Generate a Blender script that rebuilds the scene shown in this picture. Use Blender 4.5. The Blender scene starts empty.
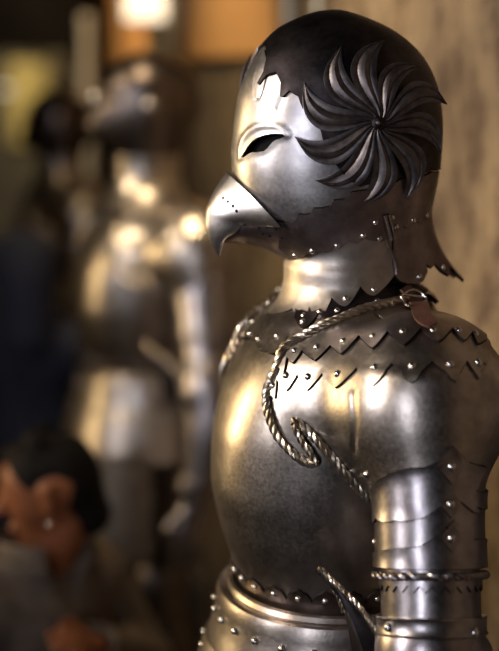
import bpy, math, random
import numpy as np
from mathutils import Vector, Matrix
from mathutils.geometry import delaunay_2d_cdt
random.seed(7)
rng = np.random.default_rng(7)
PI = math.pi
SC = bpy.context.scene
COL = SC.collection
# ------------------------------------------------------------------ camera model
F, CX, CY = 1400.0, 249.5, 325.5
TH = math.atan(252.5 / F)
CAMP = np.array([0, 0, 1.75])
FWD = np.array([0, math.cos(TH), -math.sin(TH)])
UP = np.array([0, math.sin(TH), math.cos(TH)])
RT = np.array([1.0, 0, 0])
def ray(px, py):
    d = FWD + RT * (px - CX) / F + UP * (CY - py) / F
    return d / np.linalg.norm(d)
def at(px, py, Y):
    d = ray(px, py)
    return CAMP + d * (Y / d[1])
FLOOR = -0.35

# ------------------------------------------------------------------ materials
MAT = {}
def nodes(name):
    m = bpy.data.materials.new(name); m.use_nodes = True
    nt = m.node_tree; b = nt.nodes['Principled BSDF']; MAT[name] = m
    return m, nt, b
def steel(name, col, col2, rough=0.3, bump=0.15, nscale=28, metal=1.0, dirt=0.5):
    m, nt, b = nodes(name); N, L = nt.nodes.new, nt.links.new
    tc = N('ShaderNodeTexCoord')
    n1 = N('ShaderNodeTexNoise'); n1.inputs['Scale'].default_value = nscale; n1.inputs['Detail'].default_value = 6; n1.inputs['Roughness'].default_value = .65
    L(tc.outputs['Object'], n1.inputs['Vector'])
    r1 = N('ShaderNodeValToRGB'); r1.color_ramp.elements[0].position = .36; r1.color_ramp.elements[1].position = .64
    r1.color_ramp.elements[0].color = (*col2, 1); r1.color_ramp.elements[1].color = (*col, 1)
    L(n1.outputs['Fac'], r1.inputs['Fac']); L(r1.outputs['Color'], b.inputs['Base Color'])
    n2 = N('ShaderNodeTexNoise'); n2.inputs['Scale'].default_value = 210; n2.inputs['Detail'].default_value = 5
    L(tc.outputs['Object'], n2.inputs['Vector'])
    mr = N('ShaderNodeMapRange'); mr.inputs['To Min'].default_value = rough - .05; mr.inputs['To Max'].default_value = rough + .12
    L(n2.outputs['Fac'], mr.inputs['Value']); L(mr.outputs['Result'], b.inputs['Roughness'])
    n3 = N('ShaderNodeTexNoise'); n3.inputs['Scale'].default_value = 14; n3.inputs['Detail'].default_value = 3
    L(tc.outputs['Object'], n3.inputs['Vector'])
    b1 = N('ShaderNodeBump'); b1.inputs['Strength'].default_value = bump; b1.inputs['Distance'].default_value = .004
    b2 = N('ShaderNodeBump'); b2.inputs['Strength'].default_value = bump; b2.inputs['Distance'].default_value = .0008
    L(n3.outputs['Fac'], b1.inputs['Height']); L(n2.outputs['Fac'], b2.inputs['Height'])
    L(b1.outputs['Normal'], b2.inputs['Normal']); L(b2.outputs['Normal'], b.inputs['Normal'])
    b.inputs['Metallic'].default_value = metal
    return m
def matte(name, col, col2=None, rough=.8, nscale=6, bump=.3, spec=.3, dist=.01, detail=8):
    m, nt, b = nodes(name); N, L = nt.nodes.new, nt.links.new
    tc = N('ShaderNodeTexCoord')
    n1 = N('ShaderNodeTexNoise'); n1.inputs['Scale'].default_value = nscale; n1.inputs['Detail'].default_value = detail; n1.inputs['Roughness'].default_value = .65
    L(tc.outputs['Object'], n1.inputs['Vector'])
    r1 = N('ShaderNodeValToRGB'); r1.color_ramp.elements[0].position = .35; r1.color_ramp.elements[1].position = .62
    r1.color_ramp.elements[0].color = (*(col2 or [c * .6 for c in col]), 1); r1.color_ramp.elements[1].color = (*col, 1)
    L(n1.outputs['Fac'], r1.inputs['Fac']); L(r1.outputs['Color'], b.inputs['Base Color'])
    bp = N('ShaderNodeBump'); bp.inputs['Strength'].default_value = bump; bp.inputs['Distance'].default_value = dist
    L(n1.outputs['Fac'], bp.inputs['Height']); L(bp.outputs['Normal'], b.inputs['Normal'])
    b.inputs['Roughness'].default_value = rough; b.inputs['Specular IOR Level'].default_value = spec
    return m
steel('steel', (.54, .485, .435), (.37, .325, .295), .30)
steel('face_steel', (.60, .575, .57), (.42, .40, .42), .34, .12, 22)
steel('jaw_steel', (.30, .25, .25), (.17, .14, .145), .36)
steel('dark_steel', (.075, .065, .070), (.035, .03, .033), .42, .15, 30)
steel('petal_steel', (.20, .18, .185), (.10, .088, .092), .44, .25, 60)
steel('shoulder_steel', (.49, .44, .40), (.31, .27, .245), .31, .2, 24)
steel('arm_steel', (.42, .39, .40), (.25, .225, .235), .28, .15, 24)
steel('rivet_steel', (.78, .75, .72), (.6, .57, .55), .22, .05)
steel('rope_steel', (.80, .72, .60), (.5, .42, .33), .28, .1, 60)
steel('brown_steel', (.25, .21, .19), (.14, .115, .105), .3)
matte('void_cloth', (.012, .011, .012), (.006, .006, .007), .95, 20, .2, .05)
steel('neck_steel', (.52, .47, .425), (.36, .32, .29), .42)
steel('seam_shade', (.035, .03, .03), (.02, .017, .017), .6)  # dark plate rims: shadow of the gaps put into the colour
matte('leather', (.14, .065, .045), (.07, .03, .022), .5, 90, .4, .5, .001)

# ------------------------------------------------------------------ mesh helpers
class MB:
    def __init__(s): s.v = []; s.f = []; s.m = []; s.n = 0
    def add(s, V, Fs, mat=0):
        V = np.asarray(V, float).reshape(-1, 3); o = s.n
        s.v.append(V); s.n += len(V)
        for f in Fs: s.f.append(tuple(int(i) + o for i in f)); s.m.append(mat)
    def mirrored(s):
        r = MB(); r.v = [a * np.array([1, -1, 1]) for a in s.v]; r.f = [f[::-1] for f in s.f]; r.m = list(s.m); r.n = s.n
        return r
    def merge(s, o):
        for i, f in enumerate(o.f): s.f.append(tuple(k + s.n for k in f)); s.m.append(o.m[i])
        s.v += o.v; s.n += o.n
    def build(s, name, mats, parent=None, sharp=38, loc=None):
        me = bpy.data.meshes.new(name)
        V = np.concatenate(s.v) if s.v else np.zeros((0, 3))
        me.from_pydata([tuple(p) for p in V], [], s.f)
        ml = [mats] if isinstance(mats, str) else list(mats)
        mi = list(s.m)
        if 9 in mi: mi = [len(ml) if k == 9 else k for k in mi]; ml = ml + ['seam_shade']
        for k in ml: me.materials.append(MAT[k])
        me.polygons.foreach_set('material_index', mi)
        me.polygons.foreach_set('use_smooth', [True] * len(s.f))
        me.update(); me.validate()
        try: me.set_sharp_from_angle(angle=math.radians(sharp))
        except Exception: pass
        ob = bpy.data.objects.new(name, me); COL.objects.link(ob)
        if parent is not None: ob.parent = parent
        if loc is not None: ob.location = loc
        return ob
def grid_faces(nu, nv, closeu=False, flip=False):
    fs = []
    for i in range(nu if closeu else nu - 1):
        for j in range(nv - 1):
            a = i * nv + j; b = ((i + 1) % nu) * nv + j
            q = (a, b, b + 1, a + 1)
            fs.append(q[::-1] if flip else q)
    return fs
def pchip(xs, ys, x):
    xs = np.asarray(xs, float); ys = np.asarray(ys, float)
    if xs[0] > xs[-1]: xs = xs[::-1]; ys = ys[::-1]
    h = np.diff(xs); d = np.diff(ys) / h; m = np.zeros(len(xs))
    for i in range(1, len(xs) - 1):
        if d[i - 1] * d[i] > 0:
            w1 = 2 * h[i] + h[i - 1]; w2 = h[i] + 2 * h[i - 1]
            m[i] = (w1 + w2) / (w1 / d[i - 1] + w2 / d[i])
    m[0] = d[0]; m[-1] = d[-1]
    x = np.clip(np.asarray(x, float), xs[0], xs[-1])
    k = np.clip(np.searchsorted(xs, x) - 1, 0, len(h) - 1)
    t = (x - xs[k]) / h[k]
    return ((2*t**3-3*t**2+1)*ys[k] + (t**3-2*t**2+t)*h[k]*m[k] + (-2*t**3+3*t**2)*ys[k+1] + (t**3-t**2)*h[k]*m[k+1])
def smin(a, b, k):
    h = np.clip(.5 + .5 * (b - a) / k, 0, 1)
    return b * (1 - h) + a * h - k * h * (1 - h)
def unit(a):
    a = np.asarray(a, float); return a / (np.linalg.norm(a, axis=-1, keepdims=True) + 1e-12)
def trace_out(f, C, D, r0=.0, r1=.6, n=160):
    """first sign change going outwards from C along D"""
    C = np.broadcast_to(C, D.shape); ts = np.linspace(r0, r1, n)
    val = np.stack([f(C + D * t) for t in ts])
    pos = val > 0
    k = np.argmax(pos, axis=0); k = np.where(pos.any(axis=0), np.maximum(k, 1), n - 1)
    lo = ts[k - 1]; hi = ts[k]
    for _ in range(14):
        mid = (lo + hi) / 2; out = f(C + D * mid[:, None]) > 0
        hi = np.where(out, mid, hi); lo = np.where(out, lo, mid)
    return (lo + hi) / 2
def grad(f, P, e=.0012):
    g = np.zeros_like(P)
    for i in range(3):
        d = np.zeros(3); d[i] = e
        g[:, i] = f(P + d) - f(P - d)
    return unit(g)
def hit(f, o, d, t0, t1, n=900):
    """camera ray in local space, first hit from outside; falls back to the nearest approach (silhouette)"""
    ts = np.linspace(t0, t1, n); v = f(o + d * ts[:, None])
    neg = np.where(v < 0)[0]
    if len(neg) and neg[0] > 0:
        lo, hi = ts[neg[0] - 1], ts[neg[0]]
        for _ in range(18):
            m = (lo + hi) / 2
            if f((o + d * m)[None])[0] < 0: hi = m
            else: lo = m
        return o + d * hi
    return o + d * ts[int(np.argmin(v))]

class Surf:
    """implicit surface in the local frame M (4x4 local->world) with a 2D chart"""
    def __init__(s, f, C, axis, ref, M, kind='ae', rmax=.5, r0=0.0):
        s.f = f; s.C = np.array(C, float); s.a = unit(axis)
        s.b = unit(np.array(ref, float) - s.a * np.dot(ref, s.a)); s.c = np.cross(s.a, s.b)
        s.M = np.array(M); s.Mi = np.linalg.inv(s.M); s.kind = kind; s.rmax = rmax; s.r0 = r0
    def raydir(s, uv):
        uv = np.atleast_2d(uv)
        if s.kind == 'ae':
            phi = np.hypot(uv[:, 0], uv[:, 1]); al = np.arctan2(uv[:, 1], uv[:, 0])
            D = (np.cos(phi)[:, None] * s.a + (np.sin(phi) * np.cos(al))[:, None] * s.b + (np.sin(phi) * np.sin(al))[:, None] * s.c)
            return np.repeat(s.C[None], len(uv), 0), D
        D = np.cos(uv[:, 0])[:, None] * s.b + np.sin(uv[:, 0])[:, None] * s.c
        return s.C + uv[:, 1:2] * s.a, D
    def pt(s, uv, off=0.0):
        C, D = s.raydir(uv); t = trace_out(s.f, C, D, s.r0, s.rmax)
        P = C + D * t[:, None]; n = grad(s.f, P)
        off = np.asarray(off, float)
        return P + n * (off[:, None] if off.ndim else off), n
    def uv(s, P):
        P = np.atleast_2d(P); d = P - s.C
        x, y, z = d @ s.a, d @ s.b, d @ s.c
        if s.kind == 'ae':
            phi = np.arctan2(np.hypot(y, z), x); al = np.arctan2(z, y)
            return np.stack([phi * np.cos(al), phi * np.sin(al)], 1)
        return np.stack([np.arctan2(z, y), x], 1)
    def px(s, pts, t0=1.2, t1=2.6):
        out = []
        o = (s.Mi @ np.append(CAMP, 1))[:3]
        for (x, y) in pts:
            d = s.Mi[:3, :3] @ ray(x, y)
            out.append(s.uv(hit(s.f, o, d, t0, t1))[0])
        return np.array(out)

def inpoly(P, poly):
    x, y = P[:, 0], P[:, 1]; r = np.zeros(len(P), bool); n = len(poly)
    for i in range(n):
        x1, y1 = poly[i]; x2, y2 = poly[(i + 1) % n]
        if y1 == y2: continue
        c = ((y1 > y) != (y2 > y)) & (x < (x2 - x1) * (y - y1) / (y2 - y1) + x1)
        r ^= c
    return r
def segdist(P, line, closed=False):
    line = np.asarray(line); d = np.full(len(P), 1e9); n = len(line)
    for i in range(n if closed else n - 1):
        a = line[i]; b = line[(i + 1) % n]; ab = b - a
        t = np.clip(((P - a) @ ab) / (ab @ ab + 1e-15), 0, 1)
        d = np.minimum(d, np.linalg.norm(P - (a + t[:, None] * ab), axis=1))
    return d
def densify(poly, h, closed=True):
    poly = np.asarray(poly, float); out = []; n = len(poly)
    for i in range(n if closed else n - 1):
        a = poly[i]; b = poly[(i + 1) % n]; k = max(1, int(math.ceil(np.linalg.norm(b - a) / h)))
        for j in range(k): out.append(a + (b - a) * j / k)
    if not closed: out.append(poly[-1])
    return np.array(out)
def catmull(pts, n=6, closed=False):
    pts = np.asarray(pts, float); N = len(pts); out = []
    for i in range(N if closed else N - 1):
        g = (lambda k: pts[k % N]) if closed else (lambda k: pts[min(max(k, 0), N - 1)])
        p0, p1, p2, p3 = g(i - 1), g(i), g(i + 1), g(i + 2)
        for j in range(n):
            t = j / n
            out.append(.5 * ((2*p1) + (-p0+p2)*t + (2*p0-5*p1+4*p2-p3)*t*t + (-p0+3*p1-3*p2+p3)*t**3))
    if not closed: out.append(pts[-1])
    return np.array(out)
def patch(mb, surf, outer, holes=(), h=.03, off=.002, base=0.0, disp=None, mat=0, back=True, roll=0.0, chamf=.0013):
    """a plate: polygon on the chart of surf, triangulated densely and raised off the surface"""
    loops = [densify(outer, h)] + [densify(q, h) for q in holes]
    bd = np.concatenate(loops); edges = []; k = 0
    for l in loops:
        n = len(l); edges += [(k + i, k + (i + 1) % n) for i in range(n)]; k += n
    mn, mx = loops[0].min(0), loops[0].max(0)
    gx = np.arange(mn[0], mx[0], h); rows = []
    for r, y in enumerate(np.arange(mn[1], mx[1], h * .87)):
        rows.append(np.stack([gx + (h / 2 if r % 2 else 0), np.full(len(gx), y)], 1))
    G = np.concatenate(rows) if rows else np.zeros((0, 2))
    def inside(P):
        r = inpoly(P, loops[0])
        for q in loops[1:]: r &= ~inpoly(P, q)
        return r
    if len(G):
        G = G[inside(G)]
        dd = np.full(len(G), 1e9)
        for l in loops: dd = np.minimum(dd, segdist(G, l, True))
        G = G[dd > h * .45]
    P = np.concatenate([bd, G])
    r = delaunay_2d_cdt([Vector(p) for p in P], edges, [], 0, 1e-7)
    V2 = np.array([(v.x, v.y) for v in r[0]]); T = np.array([t for t in r[2] if len(t) == 3])
    cen = V2[T].mean(1); T = T[inside(cen)]
    used = np.unique(T); mp = -np.ones(len(V2), int); mp[used] = np.arange(len(used)); V2 = V2[used]; T = mp[T]
    o = np.full(len(V2), off, float)
    if disp is not None: o = o + disp(V2)
    if roll:
        db = np.full(len(V2), 1e9)
        for l in loops: db = np.minimum(db, segdist(V2, l, True))
        o = o + roll * np.exp(-(db / (h * .8)) ** 2)
    top, n = surf.pt(V2, o); lowp, _ = surf.pt(V2, base)
    # orient by normals
    a, b_, c = top[T[:, 0]], top[T[:, 1]], top[T[:, 2]]
    fn = np.cross(b_ - a, c - a); fl = (fn * n[T[:, 0]]).sum(1) < 0
    T[fl] = T[fl][:, ::-1]
    ec = {}
    for t in T:
        for i in range(3):
            e = (t[i], t[(i + 1) % 3]); ec[e] = 1
    fs = [tuple(t) for t in T]; N = len(V2)
    if back: fs += [(t[2] + N, t[1] + N, t[0] + N) for t in T]
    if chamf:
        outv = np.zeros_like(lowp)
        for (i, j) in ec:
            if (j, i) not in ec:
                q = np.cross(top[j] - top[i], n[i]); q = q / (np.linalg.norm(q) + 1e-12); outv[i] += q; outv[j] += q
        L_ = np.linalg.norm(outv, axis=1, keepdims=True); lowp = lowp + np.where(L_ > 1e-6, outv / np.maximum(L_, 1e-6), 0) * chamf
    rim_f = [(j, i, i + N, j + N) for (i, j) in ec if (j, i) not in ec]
    allv = np.concatenate([top, lowp])
    nb = mb.n; mb.add(allv, fs, mat)
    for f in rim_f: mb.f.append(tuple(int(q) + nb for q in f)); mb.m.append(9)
def rivet(mb, p, n, r=.0042, mat=1, hgt=.75):
    n = unit(n); a = unit(np.cross(n, [.31, .52, .79])); b = np.cross(n, a)
    V = []; K = 10; R = [(1.0, -.1), (.95, .25), (.72, .62), (.4, .88)]
    for rr, hh in R:
        for k in range(K):
            t = 2 * PI * k / K; V.append(p + r * rr * (a * math.cos(t) + b * math.sin(t)) + n * r * hgt * hh)
    V.append(p + n * r * hgt); fs = []
    for i in range(3):
        for k in range(K): fs.append((i*K+k, i*K+(k+1) % K, (i+1)*K+(k+1) % K, (i+1)*K+k))
    for k in range(K): fs.append((3*K+k, 3*K+(k+1) % K, 4*K))
    mb.add(V, fs, mat)
def rivets(mb, surf, uvs, off=.002, r=.0042, mat=1):
    P, n = surf.pt(np.asarray(uvs), off)
    for p, q in zip(P, n): rivet(mb, p, q, r, mat)
def tube(mb, path, rad, K=8, mat=0, caps=True):
    path = np.asarray(path, float); n = len(path)
    rad = np.broadcast_to(np.asarray(rad, float), (n,))
    T = unit(np.gradient(path, axis=0)); a = unit(np.cross(T[0], [.3, .5, .8])); V = []
    for i in range(n):
        a = unit(a - T[i] * np.dot(a, T[i])); b = np.cross(T[i], a)
        for k in range(K):
            t = 2 * PI * k / K; V.append(path[i] + rad[i] * (a * math.cos(t) + b * math.sin(t)))
    fs = []
    for i in range(n - 1):
        for k in range(K): fs.append((i*K+k, i*K+(k+1) % K, (i+1)*K+(k+1) % K, (i+1)*K+k))
    if caps: fs += [tuple(range(K))[::-1], tuple(range((n-1)*K, n*K))]
    mb.add(V, fs, mat)
def rope(mb, path, r=.005, pitch=.02, strands=3, mat=0, taper=True):
    path = np.asarray(path, float); L = np.concatenate([[0], np.cumsum(np.linalg.norm(np.diff(path, axis=0), axis=1))])
    n = max(8, int(L[-1] / .0014)); s = np.linspace(0, L[-1], n)
    P = np.stack([np.interp(s, L, path[:, i]) for i in range(3)], 1)
    T = unit(np.gradient(P, axis=0)); a = unit(np.cross(T[0], [.3, .5, .8])); A = []; B = []
    for i in range(n):
        a = unit(a - T[i] * np.dot(a, T[i])); A.append(a); B.append(np.cross(T[i], a))
    A, B = np.array(A), np.array(B)
    for k in range(strands):
        ph = 2 * PI * (s / pitch + k / strands)
        Q = P + r * .52 * (A * np.cos(ph)[:, None] + B * np.sin(ph)[:, None])
        tube(mb, Q, r * .56, 6, mat)
def loft(mb, rings, K=40, mat=0, cap0=True, cap1=True, n=2.0, thick=0):
    """rings: (centre, a-axis vec, b-axis vec) with radii in the vectors"""
    V = []
    for (c, a, b) in rings:
        c, a, b = map(lambda q: np.asarray(q, float), (c, a, b))
        for k in range(K):
            t = 2 * PI * k / K; ct, st = math.cos(t), math.sin(t)
            q = (abs(ct) ** n + abs(st) ** n) ** (-1 / n)
            V.append(c + q * (a * ct + b * st))
    M = len(rings); fs = []
    for i in range(M - 1):
        for k in range(K): fs.append((i*K+k, i*K+(k+1) % K, (i+1)*K+(k+1) % K, (i+1)*K+k))
    if cap0: fs.append(tuple(range(K))[::-1])
    if cap1: fs.append(tuple(range((M-1)*K, M*K)))
    mb.add(V, fs, mat)
def limb(mb, pts, K=28, mat=0, sub=5, fwd=(1, 0, 0), caps=True):
    """pts: (centre xyz, radius along fwd, radius across)"""
    A = np.array([[*p[0], p[1], p[2]] for p in pts], float); A = catmull(A, sub)
    T = unit(np.gradient(A[:, :3], axis=0)); rings = []
    for p, t in zip(A, T):
        a = unit(np.array(fwd, float) - t * np.dot(fwd, t)); b = np.cross(t, a)
        rings.append((p[:3], a * p[3], b * p[4]))
    loft(mb, rings, K, mat, caps, caps)
def box(mb, c, s, mat=0, R=None, bev=0.0):
    c = np.array(c, float); s = np.array(s, float) / 2
    V = np.array([[x, y, z] for x in (-1, 1) for y in (-1, 1) for z in (-1, 1)]) * s
    if R is not None: V = V @ np.array(R).T
    mb.add(V + c, [(0,1,3,2), (4,6,7,5), (0,4,5,1), (2,3,7,6), (0,2,6,4), (1,5,7,3)], mat)
def empty(name, loc, rz, label=None, cat=None, group=None):
    o = bpy.data.objects.new(name, None); COL.objects.link(o)
    o.location = loc; o.rotation_euler = (0, 0, rz); o.empty_display_size = .1
    if label: o['label'] = label
    if cat: o['category'] = cat
    if group: o['group'] = group
    return o
def tag(o, label, cat, group=None):
    o['label'] = label; o['category'] = cat
    if group: o['group'] = group
def rotz(a): return np.array([[math.cos(a), -math.sin(a), 0], [math.sin(a), math.cos(a), 0], [0, 0, 1]])

# ================================================================== THE BIRD-HELMED ARMOUR
YAW = math.radians(196)
ROOT = np.array([.13, 1.9, 0])
M0 = np.eye(4); M0[:3, :3] = rotz(YAW); M0[:3, 3] = ROOT
armour = empty('suit_of_armour', tuple(ROOT), YAW,
               'steel suit of armour in sharp focus, beaked bird-shaped helmet with a swirling petal rosette', 'armour')
# ---- torso implicit (local: x forward, y to its left = near the camera, z up)
TZ = [.80, .90, 1.00, 1.04, 1.08, 1.14, 1.20, 1.26, 1.32, 1.37, 1.41, 1.44, 1.47]
TFr = [.12, .127, .135, .140, .152, .171, .181, .178, .164, .140, .110, .080, .062]
TBk = [.12, .115, .105, .10, .105, .118, .13, .14, .145, .140, .134, .122, .070]
TWd = [.16, .155, .142, .138, .142, .154, .163, .168, .170, .163, .138, .090, .064]
def torso_f(P):
    z = P[:, 2]; A = np.where(P[:, 0] > 0, pchip(TZ, TFr, z), pchip(TZ, TBk, z)); W = pchip(TZ, TWd, z)
    n = 2.15
    q = ((np.abs(P[:, 0]) / A) ** n + (np.abs(P[:, 1]) / W) ** n) ** (1 / n)
    f = (q - 1) * np.minimum(A, W)
    return np.maximum(f, np.maximum(z - 1.475, .78 - z))
def ell(P, c, r):
    d = (P - np.array(c)) / np.array(r); return (np.linalg.norm(d, axis=1) - 1) * min(r)
def neck_f(P):
    return np.maximum(np.hypot(P[:, 0] - .004, P[:, 1]) - .060, np.maximum(P[:, 2] - 1.60, 1.2 - P[:, 2]))
ARMX, ARMY = -.030, .232
A0 = np.array([ARMX, ARMY, 1.28]); AAX = np.array([-.084, -.294, 1.0]); AAX /= np.linalg.norm(AAX)
AE1 = np.array([1.0, 0, 0]) - AAX * AAX[0]; AE1 /= np.linalg.norm(AE1); AE2 = np.cross(AAX, AE1)
def AC(s): return A0 + AAX * s
def arm_r(s): return pchip(np.array([.95, 1.02, 1.10, 1.2, 1.27, 1.34]) - 1.28, [.0585, .061, .060, .060, .063, .066], s)
def arm_f(P):
    s = (P - A0) @ AAX; d = np.linalg.norm(P - A0 - s[:, None] * AAX, axis=1)
    return np.maximum(d - arm_r(s), np.maximum(s - .08, -.38 - s))
def body_f(P): return smin(torso_f(P), neck_f(P), .03)
def shoulder_f(P):
    s = smin(ell(P, (-.040, .185, 1.335), (.108, .105, .108)), arm_f(P), .03)
    return smin(body_f(P), s, .055)
TOR = Surf(torso_f, (0, 0, 0), (0, 0, 1), (1, 0, 0), M0, 'cyl')          # u angle (0 front, + near side), v z
COLL = Surf(body_f, (0, 0, 1.36), (0, 0, 1), (1, 0, 0), M0, 'ae')
SHO = Surf(shoulder_f, (-.03, .13, 1.31), (0, .92, .38), (1, 0, 0), M0, 'ae', rmax=.45)
ARM = Surf(arm_f, A0, AAX, (1, 0, 0), M0, 'cyl', rmax=.2)

# ---- cloth figure that fills the armour
mb = MB()
limb(mb, [((0, 0, .86), .09, .12), ((0, 0, 1.0), .09, .12), ((.01, 0, 1.2), .11, .15), ((0, 0, 1.36), .10, .15), ((0, 0, 1.44), .06, .07), ((.0, 0, 1.5), .055, .055), ((.0, 0, 1.6), .06, .06)], mat=0)
mb.build('arming_doublet', 'void_cloth', armour)

# ---- breastplate and backplate
def torso_shell(mb, u0, u1, z0, z1, off, nu=70, nz=60, mat=0, disp=None):
    U = np.linspace(u0, u1, nu); Z = np.linspace(z0, z1, nz)
    G = np.array([(u, z) for u in U for z in Z]); o = np.full(len(G), off)
    if disp is not None: o = o + disp(G)
    P, n = TOR.pt(G, o); Q, _ = TOR.pt(G, off - .003)
    fs = grid_faces(nu, nz); N = len(G); fs2 = [tuple(i + N for i in f[::-1]) for f in fs]
    rim = []
    for i in range(nu - 1):
        rim += [(i*nz, i*nz+N, (i+1)*nz+N, (i+1)*nz), (i*nz+nz-1, (i+1)*nz+nz-1, (i+1)*nz+nz-1+N, i*nz+nz-1+N)]
    for j in range(nz - 1):
        rim += [(j, j+1, j+1+N, j+N), ((nu-1)*nz+j, (nu-1)*nz+j+N, (nu-1)*nz+j+1+N, (nu-1)*nz+j+1)]
    mb.add(np.concatenate([P, Q]), fs + fs2 + rim, mat)
mb = MB(); torso_shell(mb, -1.62, 1.62, 1.035, 1.455, .003, 90)
breast = mb.build('breastplate', ['steel', 'rivet_steel'], armour)
mb = MB(); torso_shell(mb, 1.58, 2 * PI - 1.58, 1.035, 1.455, .001, 70)
mb.build('backplate', ['shoulder_steel', 'rivet_steel'], armour)

# ---- waist band: pointed arches standing on the flange
mb = MB(); outer = []; riv = []
NA = 26; zt, zv, zb = 1.078, 1.061, 1.030
for k in range(NA):
    u0 = -PI + 2 * PI * k / NA; du = 2 * PI / NA
    for (s, z) in ((0, zv), (.08, zv + .006), (.18, zv + .011), (.32, zt - .004), (.42, zt - .001), (.5, zt), (.58, zt - .001), (.68, zt - .004), (.82, zv + .011), (.92, zv + .006)):
        outer.append((u0 + du * s, z))
    riv.append((u0 + du * .5, zv + .004))
outer.append((PI - 1e-4, zv)); outer = [(min(u, PI - 1e-4), z) for u, z in outer]
poly = outer + [(PI - 1e-4, zb), (-PI, zb)]
class Scl:                         # chart with u compressed so that both axes are in metres
    def __init__(s, S, k): s.S = S; s.k = k
    def pt(s, uv, off=0.): uv = np.array(uv, float); uv[:, 0] = uv[:, 0] / s.k; return s.S.pt(uv, off)
    def px(s, p, **k): q = s.S.px(p, **k); q[:, 0] *= s.k; return q
TORm = Scl(TOR, .16); ARMm = Scl(ARM, .066)
patch(mb, TORm, [(u * .16, z) for u, z in poly], h=.007, off=.0062, base=.002)
rivets(mb, TORm, [(u * .16, z) for u, z in riv], .0062, .0045)
mb.build('waist_band', ['brown_steel', 'rivet_steel'], armour)

# ---- fauld: rolled flange and skirt of hoops
def hoop(mb, prof, K=96, mat=0, cx=0.0, closed=False):
    """prof: (z, front, back, width) from inner to outer edge"""
    V = []
    for (z, a, b, w) in prof:
        for k in range(K):
            t = 2 * PI * k / K; c, s = math.cos(t), math.sin(t); n = 2.15
            q = (abs(c) ** n + abs(s) ** n) ** (-1 / n)
            V.append((cx + q * c * (a if c > 0 else b), q * s * w, z))
    M = len(prof); fs = []
    for i in range(M - 1 + (1 if closed else 0)):
        for k in range(K):
            j = (i + 1) % M
            fs.append((i*K+k, j*K+k, j*K+(k+1) % K, i*K+(k+1) % K))
    mb.add(V, fs, mat)
def off_prof(z, d): return (z, pchip(TZ, TFr, z) + d, pchip(TZ, TBk, z) + d, pchip(TZ, TWd, z) + d)
mb = MB()
base = dict(f=.1395, b=.10, w=.138)
prof = [(1.0, .004), (1.030, .005), (1.040, .009), (1.046, .014), (1.044, .019), (1.038, .022), (1.034, .020), (1.033, .023), (1.036, .028), (1.034, .033),
        (1.026, .036), (1.014, .037), (1.00, .039), (.98, .044), (.95, .052), (.93, .056), (.93, .052), (.96, .046), (1.0, .036)]
hoop(mb, [(z, base['f'] + d, base['b'] + d, base['w'] + d) for z, d in prof], closed=False)
fauld = mb
def faul_pt(u, z, d):
    n = 2.15; c, s = math.cos(u), math.sin(u); q = (abs(c) ** n + abs(s) ** n) ** (-1 / n)
    return np.array([q * c * ((base['f'] if c > 0 else base['b']) + d), q * s * (base['w'] + d), z])
for k in range(26):
    u = -PI + 2 * PI * (k + .3) / 26; d = np.interp(1.005, [.95, 1.026], [.053, .036])
    p = faul_pt(u, 1.004, d); n = unit(faul_pt(u, 1.004, d + .01) - p + np.array([0, 0, .003])); rivet(mb, p, n, .0052, 1)
faul = mb.build('fauld', ['shoulder_steel', 'rivet_steel'], armour)
mb = MB()
for (z0, z1, d0, d1) in ((.955, .895, .055, .068), (.91, .845, .064, .076)):
    pr = [(z0 + .006, d0 - .004), (z0, d0), ((z0 + z1) / 2, (d0 + d1) / 2 + .002), (z1 + .004, d1 + .002), (z1, d1 + .003), (z1 - .002, d1), (z1 + .02, d1 - .006)]
    hoop(mb, [(z, base['f'] + d, base['b'] + d, base['w'] + d) for z, d in pr])
for k in range(26):
    u = -PI + 2 * PI * k / 26
    p = faul_pt(u, .945, .0585); rivet(mb, p, unit(faul_pt(u, .945, .08) - p), .0048, 1)
mb.build('fauld_lame', ['shoulder_steel', 'rivet_steel'], armour)

# ---- gorget: ring of lobed plates, plus dark plates for the neck guard's shade
def lobed(S, tips, val, n=5, start=None, end=None):
    """px tips & valleys (alternating, starting with a valley) -> chart border with rounded lobes"""
    T = S.px(tips); V = S.px(val); out = []
    for i in range(len(T)):
        a, t, b = V[i], T[i], V[i + 1]
        for s in np.linspace(0, 1, 11)[:-1]:
            w = 1 - abs(2 * s - 1) ** 1.7 if s < .5 else 1 - abs(2 * s - 1) ** 1.7
            m = a + (b - a) * s; out.append(m + (t - (a + b) / 2) * w)
    out.append(V[-1]); return np.array(out)
def mirror_uv(S, uv):
    P, _ = S.pt(uv); P = P * np.array([1, -1, 1]); return S.uv(P)
# lower ring (over the breastplate)
bd = lobed(COLL, [(279, 356), (306, 343), (338, 328), (374, 315), (405, 302)], [(263, 352), (291, 341), (321, 328), (355, 316), (391, 306), (424, 299)])
rv = COLL.px([(263, 342), (281, 339), (305, 328), (338, 314), (374, 304)])
bd_m = mirror_uv(COLL, bd)[::-1]
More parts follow.
